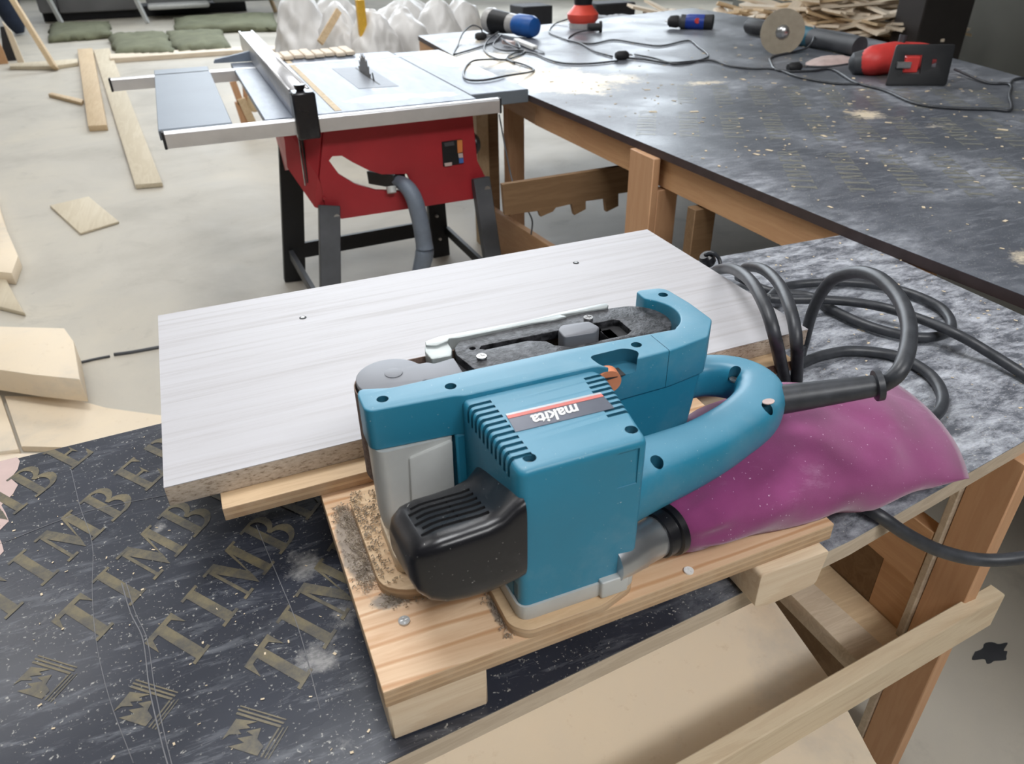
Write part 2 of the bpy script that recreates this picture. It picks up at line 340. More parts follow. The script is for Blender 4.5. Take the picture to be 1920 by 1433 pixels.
def slab(name, pts, z0, z1, mat, parent=None, bev=0.0):
    return mobj(name, bm_hex([(x, y, z0) for x, y in pts], [(x, y, z1) for x, y in pts], bev), mat, parent, bev > 0)
def beam(name, a, b, w, h, mat, parent=None, up=(0, 0, 1), bev=0.0015, bm_only=False):
    """rectangular bar from a to b; w across, h along up"""
    a, b = Vector(a), Vector(b); d = b - a; L = d.length; d.normalize()
    u = Vector(up); s = d.cross(u).normalized(); u = s.cross(d).normalized()
    q = bm_box(-L / 2, L / 2, -w / 2, w / 2, -h / 2, h / 2, None, bev)
    mtx = Matrix((d, -s, u)).transposed().to_4x4(); mtx.translation = (a + b) / 2
    xf(q, mtx)
    return q if bm_only else mobj(name, q, mat, parent, bev > 0)
def curve_mesh(cu):
    o = bpy.data.objects.new('tmp', cu); COL.objects.link(o)
    dg = bpy.context.evaluated_depsgraph_get(); me = bpy.data.meshes.new_from_object(o.evaluated_get(dg))
    bpy.data.objects.remove(o); bpy.data.curves.remove(cu)
    b = bmesh.new(); b.from_mesh(me); bpy.data.meshes.remove(me)
    bmesh.ops.remove_doubles(b, verts=b.verts, dist=1e-6); return b
def bm_prism(loops, z0, z1, bev=0.0):
    """filled outlines with holes (list of closed xy loops), extruded z0..z1"""
    cu = bpy.data.curves.new('t', 'CURVE'); cu.dimensions = '2D'; cu.fill_mode = 'BOTH'
    for lp in loops:
        s = cu.splines.new('POLY'); s.points.add(len(lp) - 1); s.use_cyclic_u = True
        for p, q in zip(s.points, lp): p.co = (q[0], q[1], 0, 1)
    h = (z1 - z0) / 2; cu.extrude = h - bev; cu.bevel_depth = bev; cu.bevel_resolution = 2; cu.offset = -bev
    b = curve_mesh(cu); bmesh.ops.translate(b, verts=b.verts, vec=(0, 0, (z0 + z1) / 2)); return b
def prism(name, loops, z0, z1, mat, parent=None, bev=0.0, mtx=None, smooth=True):
    if not isinstance(loops[0][0], (tuple, list)): loops = [loops]
    b = bm_prism(loops, z0, z1, bev)
    if mtx: xf(b, mtx)
    return mobj(name, b, mat, parent, smooth)
def rnd(pts, r, n=4):
    """round the corners of a closed polygon; r one radius or one per corner"""
    out = []; N = len(pts)
    for i, p in enumerate(pts):
        p = Vector(p[:2]); a = Vector(pts[i - 1][:2]) - p; c = Vector(pts[(i + 1) % N][:2]) - p
        rr = r[i] if isinstance(r, (list, tuple)) else r
        k = min(rr, a.length * 0.45, c.length * 0.45)
        if k < 1e-5: out.append(tuple(p)); continue
        A = p + a.normalized() * k; Cc = p + c.normalized() * k
        for j in range(n + 1):
            s = j / n; q = A * (1 - s) ** 2 + p * 2 * s * (1 - s) + Cc * s * s; out.append((q.x, q.y))
    return out
def circ(cx, cy, r, n=28, a0=0, a1=360):
    full = abs(a1 - a0) >= 360
    return [(cx + r * math.cos(R(a0 + (a1 - a0) * i / (n if full else n - 1))), cy + r * math.sin(R(a0 + (a1 - a0) * i / (n if full else n - 1)))) for i in range(n)]
def spline(pts, n=8, closed=False):
    P = [Vector(p) for p in pts]; out = []; N = len(P)
    rng = range(N) if closed else range(N - 1)
    for i in rng:
        p0 = P[i - 1] if (closed or i > 0) else P[0] * 2 - P[1]
        p1, p2 = P[i], P[(i + 1) % N]
        p3 = P[(i + 2) % N] if (closed or i + 2 < N) else P[-1] * 2 - P[-2]
        for j in range(n):
            t = j / n
            out.append(0.5 * ((2 * p1) + (p2 - p0) * t + (2 * p0 - 5 * p1 + 4 * p2 - p3) * t * t + (3 * p1 - p0 - 3 * p2 + p3) * t ** 3))
    if not closed: out.append(P[-1])
    return out
def bm_tube(pts, rad, seg=12, closed=False, cap=True, flat=1.0, upv=(0, 0, 1), expo=1.0):
    """tube; rad a number or one per point or (w, h) pairs"""
    P = [Vector(p) for p in pts]; N = len(P); b = bmesh.new(); rings = []
    up = Vector(upv)
    for i in range(N):
        d = (P[(i + 1) % N] - P[i - 1]) if closed else (P[min(i + 1, N - 1)] - P[max(i - 1, 0)])
        d.normalize(); s = d.cross(up)
        if s.length < 0.05: s = d.cross(Vector((1, 0, 0)))
        s.normalize(); u = s.cross(d).normalized(); 
        if i and rings_s.dot(s) < 0 and expo == 1.0: s = -s; u = -u
        rings_s = s
        r = rad[i] if isinstance(rad, (list, tuple)) else rad
        rw, rh = r if isinstance(r, (list, tuple)) else (r, r * flat)
        ring = []
        for k in range(seg):
            a = 2 * math.pi * k / seg; ca, sa = math.cos(a), math.sin(a)
            if expo != 1.0: ca = math.copysign(abs(ca) ** expo, ca); sa = math.copysign(abs(sa) ** expo, sa)
            ring.append(b.verts.new(P[i] + s * rw * ca + u * rh * sa))
        rings.append(ring)
    for i in range(N if closed else N - 1):
        A, B = rings[i], rings[(i + 1) % N]
        for k in range(seg): b.faces.new((A[k], A[(k + 1) % seg], B[(k + 1) % seg], B[k]))
    if cap and not closed: b.faces.new(rings[0][::-1]); b.faces.new(rings[-1])
    return b
def tube(name, pts, rad, mat, parent=None, seg=12, n=8, smooth=True, **kw):
    p = spline(pts, n, kw.get('closed', False)) if n > 1 else [Vector(q) for q in pts]
    if isinstance(rad, (list, tuple)) and n > 1:
        rr = []
        for i in range(len(rad) - 1):
            for j in range(n):
                t = j / n; A, B = rad[i], rad[i + 1]
                if isinstance(A, tuple): rr.append((A[0] + (B[0] - A[0]) * t, A[1] + (B[1] - A[1]) * t))
                else: rr.append(A + (B - A) * t)
        rr.append(rad[-1]); rad = rr
    return mobj(name, bm_tube(p, rad, seg, **kw), mat, parent, 'all' if smooth else False)
def bm_cyl(a, b_, r0, r1=None, seg=24):
    return bm_tube([a, b_], [r0, r0 if r1 is None else r1], seg)
def cyl(name, a, b_, r0, mat, parent=None, r1=None, seg=24):
    return mobj(name, bm_cyl(a, b_, r0, r1, seg), mat, parent, True)
def lathe(name, a, b_, prof, mat, parent=None, seg=24, flat=1.0):
    """profile [(t along a->b, radius)]"""
    a, b_ = Vector(a), Vector(b_)
    b = bmesh.new(); d = (b_ - a); dn = d.normalized(); s = dn.cross(Vector((0, 0, 1)))
    if s.length < 0.1: s = dn.cross(Vector((1, 0, 0)))
    s.normalize(); u = s.cross(dn); rings = []
    for t_, r in prof:
        c = a + d * t_
        rings.append([b.verts.new(c + s * r * math.cos(2 * math.pi * k / seg) + u * r * flat * math.sin(2 * math.pi * k / seg)) for k in range(seg)])
    for A, B in zip(rings, rings[1:]):
        for k in range(seg): b.faces.new((A[k], A[(k + 1) % seg], B[(k + 1) % seg], B[k]))
    b.faces.new(rings[0][::-1]); b.faces.new(rings[-1])
    return mobj(name, b, mat, parent, True)
def cut(o, cutters, slot_mat=None):
    """subtract world-space bmeshes from an object"""
    b = None
    for q in cutters: b = q if b is None else add(b, q)
    bmesh.ops.recalc_face_normals(b, faces=b.faces)
    me = bpy.data.meshes.new('cut'); b.to_mesh(me); b.free()
    if slot_mat: me.materials.append(slot_mat)
    c = bpy.data.objects.new('cut', me); COL.objects.link(c)
    md = o.modifiers.new('b', 'BOOLEAN'); md.operation = 'DIFFERENCE'; md.object = c; md.solver = 'EXACT'
    md.use_self = True
    if slot_mat: md.material_mode = 'TRANSFER'
    bpy.context.view_layer.update()
    dg = bpy.context.evaluated_depsgraph_get(); nm = bpy.data.meshes.new_from_object(o.evaluated_get(dg))
    o.modifiers.remove(md); old = o.data; o.data = nm; nm.name = o.name
    bpy.data.objects.remove(c)
    nm.set_sharp_from_angle(angle=R(38))
    return o
def bm_text(s, size, shear=0.0, depth=0.0002, bold=0.0):
    cu = bpy.data.curves.new('t', 'FONT'); cu.body = s; cu.size = size; cu.align_x = 'CENTER'; cu.align_y = 'CENTER'
    cu.extrude = depth; cu.shear = shear; cu.offset = bold; cu.resolution_u = 3
    return curve_mesh(cu)
def frame_mtx(o, x, y):
    x, y = Vector(x).normalized(), Vector(y).normalized(); z = x.cross(y)
    q = Matrix((x, y, z)).transposed().to_4x4(); q.translation = Vector(o); return q

def mound(name, pts, z, h, mat, label, n=10, cat='sawdust', parent=None):
    """low irregular heap inside an outline"""
    cx_ = sum(p[0] for p in pts) / len(pts); cy_ = sum(p[1] for p in pts) / len(pts)
    lp = [v_.xy for v_ in spline([(p[0], p[1], 0) for p in pts], 5, True)]
    b = bmesh.new(); rings = []
    for k in range(n):
        t_ = k / n
        rings.append([b.verts.new((cx_ + (x - cx_) * (1 - t_) * (1 + 0.05 * math.sin(i * 2.3)), cy_ + (y - cy_) * (1 - t_) * (1 + 0.05 * math.cos(i * 3.1)), z + 0.0004 + h * (1 - (1 - t_) ** 2) + (h * 0.2 * random.random() if k else 0))) for i, (x, y) in enumerate(lp)])
    c = b.verts.new((cx_, cy_, z + h)); m_ = len(lp)
    for A, B in zip(rings, rings[1:]):
        for i in range(m_): b.faces.new((A[i], A[(i + 1) % m_], B[(i + 1) % m_], B[i]))
    for i in range(m_): b.faces.new((rings[-1][i], rings[-1][(i + 1) % m_], c))
    o = mobj(name, b, mat, parent, 'all')
    return tag(o, label, cat, kind='stuff')

# ================================================================== the room
T = 0.80      # near workbench top
BT = 0.825    # big table top
floor = tag(box('floor', -14, 11, -6, 21, -0.06, 0, M['concrete']), kind='structure')
wb = tag(box('wall_back', -14, 11, 20.6, 20.8, 0, 5, M['wall']), kind='structure')
tag(box('wall_left', -13.9, -13.7, -6, 20.6, 0, 5, M['wall']), kind='structure')
tag(box('wall_right', 9.6, 9.8, -6, 20.6, 0, 5, M['wall']), kind='structure')
tag(box('wall_front', -14, 11, -6.2, -6, 0, 5, M['wall']), kind='structure')
tag(box('ceiling', -14, 11, -6, 21, 5.0, 5.1, M['ceil']), kind='structure')
for i in range(4):
    x = -5 + i * 4.0
    wn = tag(box('window_%d' % (i + 1), x, x + 3.2, 20.5, 20.6, 1.6, 4.4, M['white']), kind='structure')
    for k in range(3):
        box('pane', x + 0.1 + k * 1.02, x + 1.06 + k * 1.02, 20.46, 20.5, 1.7, 4.3, M['winglow'], wn)

# ================================================================== near workbench
NE = [(-0.80, -0.06), (-0.144, -0.026), (0.441, 0.023), (0.828, 0.079)]
deck_pts = NE + [(1.150, 0.10), (1.150, 0.785), (0.80, 0.797), (0.36, 0.80), (0.33, 0.625), (-0.3187, 0.618), (-0.5255, 0.608), (-0.80, 0.592)]
bench = empty('workbench', (0.1, 0.3, 0), 'low wooden workbench topped with dark film-faced plywood, under the belt sander', 'workbench')
deck = slab('deck', deck_pts, T - 0.0015, T, M['film_near'], bench)
slab('deck_board', deck_pts, T - 0.028, T - 0.0015, M['ply_pale'], bench)
torn = [(-0.505, 0.612)]
random.seed(3)
for i in range(12): torn.append((-0.497 - 0.004 * (i % 3) + random.uniform(-0.006, 0.006), 0.60 - i * 0.019))
torn += [(-0.56, 0.37), (-0.56, 0.609)]
slab('torn_patch', torn, T + 0.0002, T + 0.0006, M['bare_pink'], deck)['label'] = 'bare pinkish patch where the film is torn'
# ---- printed words on film plywood
def quadstroke(x0, y0, x1, y1, w):
    d = Vector((x1 - x0, y1 - y0)); n_ = Vector((-d.y, d.x)).normalized() * w / 2
    return [(x0 + n_.x, y0 + n_.y), (x0 - n_.x, y0 - n_.y), (x1 - n_.x, y1 - n_.y), (x1 + n_.x, y1 + n_.y)]
def serif(x, y, w, h=0.06): return [(x - w / 2, y), (x + w / 2, y), (x + w / 2, y + h), (x - w / 2, y + h)]
def arcband(cx, cy, rx, ry, wx, wy, n=9):
    o_ = [(cx + rx * math.cos(R(-90 + 180 * i / n)), cy + ry * math.sin(R(-90 + 180 * i / n))) for i in range(n + 1)]
    i_ = [(cx + (rx - wx) * math.cos(R(90 - 180 * i / n)), cy + (ry - wy) * math.sin(R(90 - 180 * i / n))) for i in range(n + 1)]
    return o_ + i_
GL = {
 'T': [quadstroke(.4, 0, .4, 1, .24), quadstroke(0, .95, .8, .95, .1), [(0, .9), (.13, .9), (0, .66)], [(.8, .9), (.8, .66), (.67, .9)], serif(.4, 0, .46)],
 'I': [quadstroke(.25, 0, .25, 1, .24), serif(.25, 0, .48), serif(.25, .94, .48)],
 'M': [quadstroke(.14, 0, .14, 1, .08), quadstroke(.9, 0, .9, 1, .22), [(.1, 1), (.36, 1), (.62, .3), (.5, 0)], [(.5, 0), (.6, .28), (.86, 1), (.78, 1)], serif(.14, 0, .3), serif(.9, 0, .42), serif(.95, .94, .32), serif(.12, .94, .3)],
 'B': [quadstroke(.2, 0, .2, 1, .22), arcband(.36, .745, .36, .255, .2, .07), arcband(.38, .26, .44, .27, .23, .07), serif(.2, 0, .44), serif(.2, .94, .44)],
 'E': [quadstroke(.2, 0, .2, 1, .22), serif(.4, 0, .76, .07), serif(.4, .93, .76, .07), serif(.42, .47, .3, .07), [(.78, 0), (.78, .28), (.64, .07)], [(.75, 1), (.75, .75), (.62, .93)], [(.58, .34), (.58, .67), (.5, .5)]],
 'R': [quadstroke(.2, 0, .2, 1, .22), arcband(.36, .735, .38, .265, .21, .07), [(.42, .48), (.62, .48), (.95, 0), (.7, 0)], serif(.2, 0, .44), serif(.84, 0, .3)],
}
WID = {'T': .95, 'I': .62, 'M': 1.22, 'B': .98, 'E': .92, 'R': 1.05}
def stamp(bm, polys, mtx):
    for i, pl in enumerate(polys):
        vs = [bm.verts.new(mtx @ Vector((x, y, i * 0.0008))) for x, y in pl]
        try:
            if len(pl) > 10:
                n = len(pl) // 2
                for k in range(n - 1): bm.faces.new((vs[k], vs[k + 1], vs[2 * n - 2 - k], vs[2 * n - 1 - k]))
            else: bm.faces.new(vs)
        except ValueError: pass
def word(word_, o, ang, cap, z, parent, mat, track=0.0):
    x = 0.0; up_a = ang + R(77); rs = 1.34
    mt0 = Matrix(((math.cos(ang), rs * math.cos(up_a), 0, o[0]), (math.sin(ang), rs * math.sin(up_a), 0, o[1]), (0, 0, 1, z), (0, 0, 0, 1)))
    for ch in word_:
        b = bmesh.new(); stamp(b, GL[ch], mt0 @ Matrix.Translation((x, 0, 0)) @ Matrix.Scale(cap, 4))
        for f in b.faces:
            if f.normal.z < 0: f.normal_flip()
        bmesh.ops.bisect_plane(b, geom=b.verts[:] + b.edges[:] + b.faces[:], plane_co=(-0.5255, 0.6065, z), plane_no=(-0.048, 0.999, 0), clear_outer=True)
        if b.faces: mobj('printed_letter', b, mat, parent)
        x += WID[ch] * cap + track
EMB = [[(0, .1), (.0, .75), (.16, .5), (.2, .68), (.34, .42), (.38, .6), (.52, .36), (.3, .3), (.2, .1)],
       [(.08, .95), (.55, .95), (.62, .5), (.5, .68), (.46, .56), (.36, .78), (.3, .66), (.22, .88)],
       quadstroke(.66, .0, .66, 1.02, .05), quadstroke(.74, -.02, .74, 1.04, .04), quadstroke(.82, -.02, .82, 1.04, .03),
       quadstroke(0, .02, .62, .02, .04), quadstroke(0, -.06, .66, -.06, .03), quadstroke(0, -.13, .7, -.13, .025)]
def emblem(o, ang, s, z, parent, mat):
    b = bmesh.new(); mt = Matrix.Translation((o[0], o[1], z)) @ Matrix.Rotation(ang, 4, 'Z') @ Matrix.Scale(s, 4)
    for i, pl in enumerate(EMB):
        pl = [(x, y, 0) for x, y in pl]; vs = [b.verts.new(mt @ Vector(p)) for p in pl]; f = b.faces.new(vs)
    bmesh.ops.triangulate(b, faces=b.faces[:])
    mobj('printed_emblem', b, mat, parent)
A0 = R(50); ca, sa = math.cos(A0), math.sin(A0)
for k in range(-1, 5):
    # baseline start for row k: letter bottoms sit to the lower right of the stem centres
    ox = -0.4014 + 0.0925 * k + sa * 0.027 - 0.016 * ca; oy = 0.2553 - 0.071 * k - ca * 0.040 - 0.020 * sa
    if k < 3:
        word('TIMBER' if k < 1 else 'TIMBE'[:5 if k == 1 else 4], (ox, oy), A0, 0.052, T + 0.0005, deck, M['print'], 0.0075)
    if k >= 0 and k < 3: emblem((ox - 0.064 * ca + .004, oy - 0.064 * sa), A0, 0.047, T + 0.0005, deck, M['print'])
word('MBE', (-0.515, 0.450), A0, 0.052, T + 0.0007, deck, M['print'], 0.0075)
word('TIM', (0.30, 0.03), A0, 0.052, T + 0.0005, deck, M['print'], 0.0075)
for k_, (pts_, r_) in enumerate((([(133, 880), (150, 950), (173, 1020), (173, 1108), (180, 1200), (205, 1310), (250, 1431)], .0004), ([(228, 1094), (245, 1150), (268, 1200), (280, 1290), (300, 1380), (316, 1440)], .0007),
        ([(236, 1092), (254, 1150), (276, 1200), (290, 1290), (309, 1380), (324, 1440)], .0005), ([(480, 985), (520, 1080), (560, 1180), (600, 1330)], .0005), ([(0, 1020), (160, 960), (330, 925)], .0004))):
    tube('scratch', [PZ(a_, b_, T + 0.0004) for a_, b_ in pts_], r_, M['scratch'], deck, 6, 5)
# frame of the bench
box('leg', 0.795, 0.822, 0.055, 0.122, 0, T - 0.028, M['pine_z'], bench, 0.002)
box('leg', 0.788, 0.865, 0.1225, 0.136, 0, T - 0.028, M['ply_pale'], bench, 0.002)['label'] = 'pale edge board of the leg'
box('leg', 0.795, 0.865, 0.62, 0.70, 0, T - 0.028, M['pine_z'], bench, 0.002)
box('leg', -0.74, -0.67, -0.02, 0.06, 0, T - 0.028, M['pine_z'], bench, 0.002)
box('leg', -0.74, -0.67, 0.50, 0.58, 0, T - 0.028, M['pine_z'], bench, 0.002)
beam('side_rail', (0.802, 0.137, 0.515), (0.802, 0.62, 0.515), 0.028, 0.12, M['pine_y'], bench)
beam('side_rail', (0.85, 0.137, 0.69), (0.85, 0.62, 0.69), 0.02, 0.16, M['pine_y'], bench)
slab('side_panel', [(0.801, 0.137), (0.815, 0.137), (0.815, 0.21), (0.801, 0.21)], 0.30, 0.453, M['pine_y'], bench)
slab('end_board', [(0.801, 0.211), (0.815, 0.211), (0.815, 0.62), (0.801, 0.62)], 0.0, 0.453, M['brown'], bench)
beam('front_rail', (-0.72, -0.076, 0.453), (0.872, 0.055, 0.453), 0.026, 0.075, M['pine_x'], bench, bev=0.002)['label'] = 'pale lower rail across the front'
ZS = 0.335
a1_, a2_, a3_ = XY(1432, 1100, ZS), XY(1564, 1285, ZS), XY(1640, 1428, ZS)
slab('shelf', [(-0.72, -0.16), (a3_[0] - .01, -0.16), a3_, a2_, a1_, (a1_[0] - 0.04, 0.58), (-0.72, 0.58)], ZS - 0.015, ZS, M['cream'], bench)['label'] = 'cream lower shelf board'
k1, k2, k3, k4 = XY(1480, 1098, ZS + .02), XY(1618, 1250, ZS + .02), XY(1668, 1220, ZS + .02), XY(1518, 1085, ZS + .02)
slab('shelf_cleat', [k2, k3, (k4[0] - .02, k4[1] + .25), (k1[0] - .02, k1[1] + .25)], ZS - 0.02, ZS + 0.02, M['ply_pale'], bench, 0.003)
slab('shelf_end', [(k3[0] + .001, k3[1] - 0.01), (0.799, k3[1] - 0.005), (0.799, 0.55), (k4[0] - .018, 0.55)], ZS - 0.02, ZS - 0.004, M['scrap_b'], bench)['label'] = 'mottled chipboard at the shelf end'
box('back_rail', -0.7, 0.79, 0.585, 0.607, 0.66, T - 0.028, M['pine_x'], bench)
q = XY(1415, 1125, ZS); box('shelf_stop', q[0] - 0.02, q[0] + 0.03, q[1] + 0.01, q[1] + 0.06, ZS, T - 0.028, M['pine_z'], bench)

# ================================================================== big table
big = empty('assembly_table', (2.1, 2.0, 0), 'large worktable covered in dusty printed film plywood behind the workbench', 'table')
big_pts = [(1.21, -0.5), (1.178, 0.30), (1.141, 0.75), (1.108, 1.6), (1.085, 2.42), (1.13, 3.4), (1.19, 4.30), (2.18, 4.42), (3.46, 4.75), (3.46, 3.2), (3.22, 2.2), (3.06, 1.70), (3.0, -0.5)]
btop = slab('tabletop', big_pts, BT - 0.001, BT, M['film_big'], big)
slab('tabletop_edge', big_pts, BT - 0.0245, BT - 0.001, M['film_edge'], big)
A1 = R(57); c1, s1 = math.cos(A1), math.sin(A1)
for k in range(-4, 9):
    for rep in range(0, 4):
        bx = 1.2646 + 0.1175 * k + 0.50 * rep * c1; by = 1.00 - 0.0763 * k + 0.50 * rep * s1
        ex, ey = bx + 0.36 * c1, by + 0.36 * s1
        if bx < 1.2 - 0.02 or ex > 2.9 or by < 0.1 or ey > 2.3: continue
        b = bmesh.new(); x = 0
        for ch in 'TIMBER':
            stamp(b, GL[ch], Matrix.Translation((bx, by, BT + 0.0004)) @ Matrix.Rotation(A1, 4, 'Z') @ Matrix.Translation((x, 0, 0)) @ Matrix.Scale(0.062, 4)); x += WID[ch] * 0.062 + 0.006
        mobj('printed_word', b, M['print_dusty'], btop)
beam('apron', (1.170, 0.55, 0.752), (1.125, 2.42, 0.752), 0.022, 0.094, M['pine_y'], big)
beam('apron', (1.125, 2.42, 0.752), (1.20, 4.28, 0.752), 0.022, 0.094, M['pine_y'], big)
box('post', 1.09, 1.115, 1.50, 1.64, 0.0, 0.80, M['pine_z'], big, 0.002)
box('post', 1.115, 1.19, 1.50, 1.535, 0.0, 0.70, M['pine_z'], big, 0.002)
box('post', 1.115, 1.19, 1.30, 1.34, 0.0, 0.70, M['brown'], big, 0.002)
for x, y in ((1.15, 2.80), (1.2, 4.2), (2.9, 0.0), (3.3, 4.5), (1.22, -0.3)):
    box('post', x, x + 0.08, y, y + 0.06, 0, 0.80, M['pine_z'], big, 0.002)
# notched stretcher panel and rails between big table and saw
p0, p1, p2, p3 = PY(935, 345, 1.95), PY(1182, 308, 1.95), PY(1182, 372, 1.95), PY(940, 400, 1.95)
def onY(px, py, y=1.95): q = PY(px, py, y); return (q.x, q.z)
prof = [onY(*q) for q in [(940, 345), (1182, 308), (1182, 358), (1157, 362), (1157, 385), (1135, 396), (1132, 371), (1096, 376), (1096, 391), (1075, 402), (1070, 381), (1040, 388), (1035, 395), (1012, 405), (1008, 394), (945, 402)]]
mt = frame_mtx((0, 1.95, 0), (1, 0, 0), (0, 0, 1))
prism('notched_stretcher', prof, -0.01, 0.01, M['brown'], big, mtx=mt)
zt = p0.z
tp = empty('trestle_post', (1.0, 2.95, 0), 'tan and brown doubled timber post standing right of the table saw', 'post')
q0, q1 = PY(893, 215, 2.95), PY(915, 215, 2.95); q2 = PY(937, 215, 2.95)
box('board', q0.x, q1.x, 2.95, 3.02, 0, 0.80, M['floor_wood'], tp, 0.002)
box('board', q1.x + 0.001, q2.x, 2.97, 3.04, 0, 0.80, M['brown'], tp, 0.002)
a_, b_ = PZ(922, 388, 0.22), PZ(1030, 470, 0.22)
tag(beam('floor_rail', (a_.x, a_.y, 0.115), (b_.x + 0.06, b_.y - 0.22, 0.115), 0.03, 0.21, M['pine_y']), 'long orange timber on edge on the floor right of the saw legs', 'timber')
tube('wire', [PY(936, 215, 2.2), PY(946, 270, 2.15), PY(956, 320, 2.1), PY(962, 345, 2.05)], 0.003, M['leg_grey'], big, 6, 6)['label'] = 'thin wire hanging from the table'
tube('wire', [PY(990, 395, 2.0), PY(998, 415, 2.0), PY(996, 440, 2.0)], 0.003, M['leg_grey'], big, 6, 6)

# ================================================================== jig: base plate, strip, white board
plate = empty('mounting_plate', (0.11, 0.13, T), 'knotty plywood mounting plate on wooden blocks under the belt sander', 'board')
ZP = 0.878
pl = slab('plate', [(-0.1335, -0.0128), (0.363, -0.006), (0.372, 0.285), (-0.1345, 0.285)], ZP - 0.022, ZP, M['ply'], plate, 0.0015)
box('foot_block', -0.131, -0.038, -0.008, 0.05, T + 0.0005, ZP - 0.022, M['pine'], plate, 0.002)
bk = PY(1430, 1105, -0.004); 
prism('foot_block', rnd([(0.262, T + 0.006), (0.285, T + 0.0006), (0.345, T + 0.006), (0.352, ZP - 0.023), (0.262, ZP - 0.023)], 0.006), -0.05, 0.008, M['pine'], plate, 0.001, mtx=frame_mtx((0, -0.01, 0), (1, 0, 0), (0, 0, 1)))
box('foot_block', 0.30, 0.36, 0.20, 0.27, T + 0.0005, ZP - 0.022, M['pine'], plate, 0.002)
box('foot_block', -0.12, -0.04, 0.22, 0.275, T + 0.0005, ZP - 0.022, M['pine'], plate, 0.002)
prism('spacer_pad', rnd([(-0.012, 0.001), (0.002, -0.0125), (0.078, -0.0125), (0.118, 0.0), (0.118, 0.11), (-0.012, 0.11)], 0.008), ZP, ZP + 0.012, M['ply_strip'], plate, 0.001)
prism('spacer_pad', rnd([(-0.108, 0.090), (-0.080, 0.072), (-0.03, 0.075), (-0.03, 0.13), (-0.05, 0.24), (-0.108, 0.24)], [0.03, 0.03, 0.01, 0.01, 0.02, 0.02]), ZP, ZP + 0.014, M['ply_strip'], plate, 0.001)
prism('spacer_pad', rnd([(-0.088, 0.098), (-0.03, 0.09), (-0.03, 0.17), (-0.088, 0.17)], 0.01), ZP + 0.014, ZP + 0.032, M['pine'], plate, 0.001)
def screw_head(name, x, y, z, r, parent, depth=0.0015, mat='steel'):
    b = bm_prism([circ(x, y, r, 20)], z, z + depth, 0.0003)
    bb = bm_prism([circ(x, y, r, 20), rnd([(x - r * .18, y - r * .7), (x + r * .18, y - r * .7), (x + r * .18, y - r * .18), (x + r * .7, y - r * .18), (x + r * .7, y + r * .18), (x + r * .18, y + r * .18), (x + r * .18, y + r * .7), (x - r * .18, y + r * .7), (x - r * .18, y + r * .18), (x - r * .7, y + r * .18), (x - r * .7, y - r * .18), (x - r * .18, y - r * .18)], 0)[::-1]], z + depth, z + depth + 0.0006)
    return mobj(name, add(b, bb), M[mat], parent, True)
screw_head('screw', *XY(758, 1166, ZP), ZP, 0.0055, pl)
screw_head('screw', *XY(1291, 1072, ZP), ZP, 0.005, pl, mat='white')
pe = XY(1291, 1072, ZP)
strip = tag(slab('plywood_strip', [(-0.238, 0.262), (0.535, 0.262), (0.545, 0.41), (-0.238, 0.41)], 0.8785, 0.8955, M['ply_strip'], None, 0.001), 'narrow plywood strip sandwiched under the white board', 'board')
for i, (x, y) in enumerate(((-0.20, 0.335), (0.45, 0.335))):
    pass
blk = tag(box('support_block', 0.40, 0.50, 0.30, 0.36, T + 0.0005, 0.878, M['pine'], None, 0.002), 'wooden block holding up the right end of the plywood strip', 'block')
blk2 = tag(box('support_block', -0.12, 0.0, 0.31, 0.37, T + 0.0005, 0.878, M['pine'], None, 0.002), 'wooden block hidden beneath the left of the plywood strip', 'block')
wbd = empty('white_board', (0.145, 0.51, 0.896), 'large white wood-grain laminated chipboard panel lying behind the sander', 'board')
bp = [(-0.2898, 0.2895), (0.5775, 0.2895), (0.5795, 0.7299), (-0.2895, 0.7290)]
slab('chipboard_core', bp, 0.896, 0.9212, M['chip'], wbd, 0.0008)
lamf = slab('laminate_face', bp, 0.9212, 0.9222, M['laminate'], wbd)
for px, py in ((568, 596), (1080, 493)):
    x, y = XY(px, py, 0.9222); prism('hole_plug', circ(x, y, 0.0055, 16), 0.9222, 0.9226, M['black_matt'], lamf)
    prism('hole_core', circ(x, y + 0.001, 0.003, 12), 0.9226, 0.9230, M['steel'], lamf)

# ================================================================== belt sander
sd = empty('belt_sander', (0.06, 0.06, ZP + 0.012), 'teal corded belt sander lying on its side with magenta dust bag', 'sander')
SB = 0.8905
ZT = 1.062
# motor housing
top = rnd([(0.000, 0.000), (0.117, -0.001), (0.1345, 0.105), (0.128, 0.118), (-0.006, 0.120)], [0.009, 0.007, 0.012, 0.004, 0.003], 5)
def draft(loop, z, amt, cx, cy): return [((x - cx) * amt + cx, (y - cy) * amt + cy, z) for x, y in loop]
def bm_draft(loop, levels, cx, cy):
    """levels [(z, scale, inset)]"""
    b = bmesh.new(); rings = []
    for z, s, ins in levels:
        ring = []
        for x, y in loop:
            d = Vector((x - cx, y - cy)); L = d.length; k = s * (L - ins) / L
            ring.append(b.verts.new((cx + d.x * k, cy + d.y * k, z)))
        rings.append(ring)
    n = len(loop)
    for A, B in zip(rings, rings[1:]):
        for i in range(n): b.faces.new((A[i], A[(i + 1) % n], B[(i + 1) % n], B[i]))
    b.faces.new(rings[0][::-1]); b.faces.new(rings[-1]); return b
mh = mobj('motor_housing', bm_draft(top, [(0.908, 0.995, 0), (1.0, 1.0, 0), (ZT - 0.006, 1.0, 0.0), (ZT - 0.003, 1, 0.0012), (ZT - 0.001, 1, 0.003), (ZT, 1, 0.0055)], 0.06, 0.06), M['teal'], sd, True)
cs = []
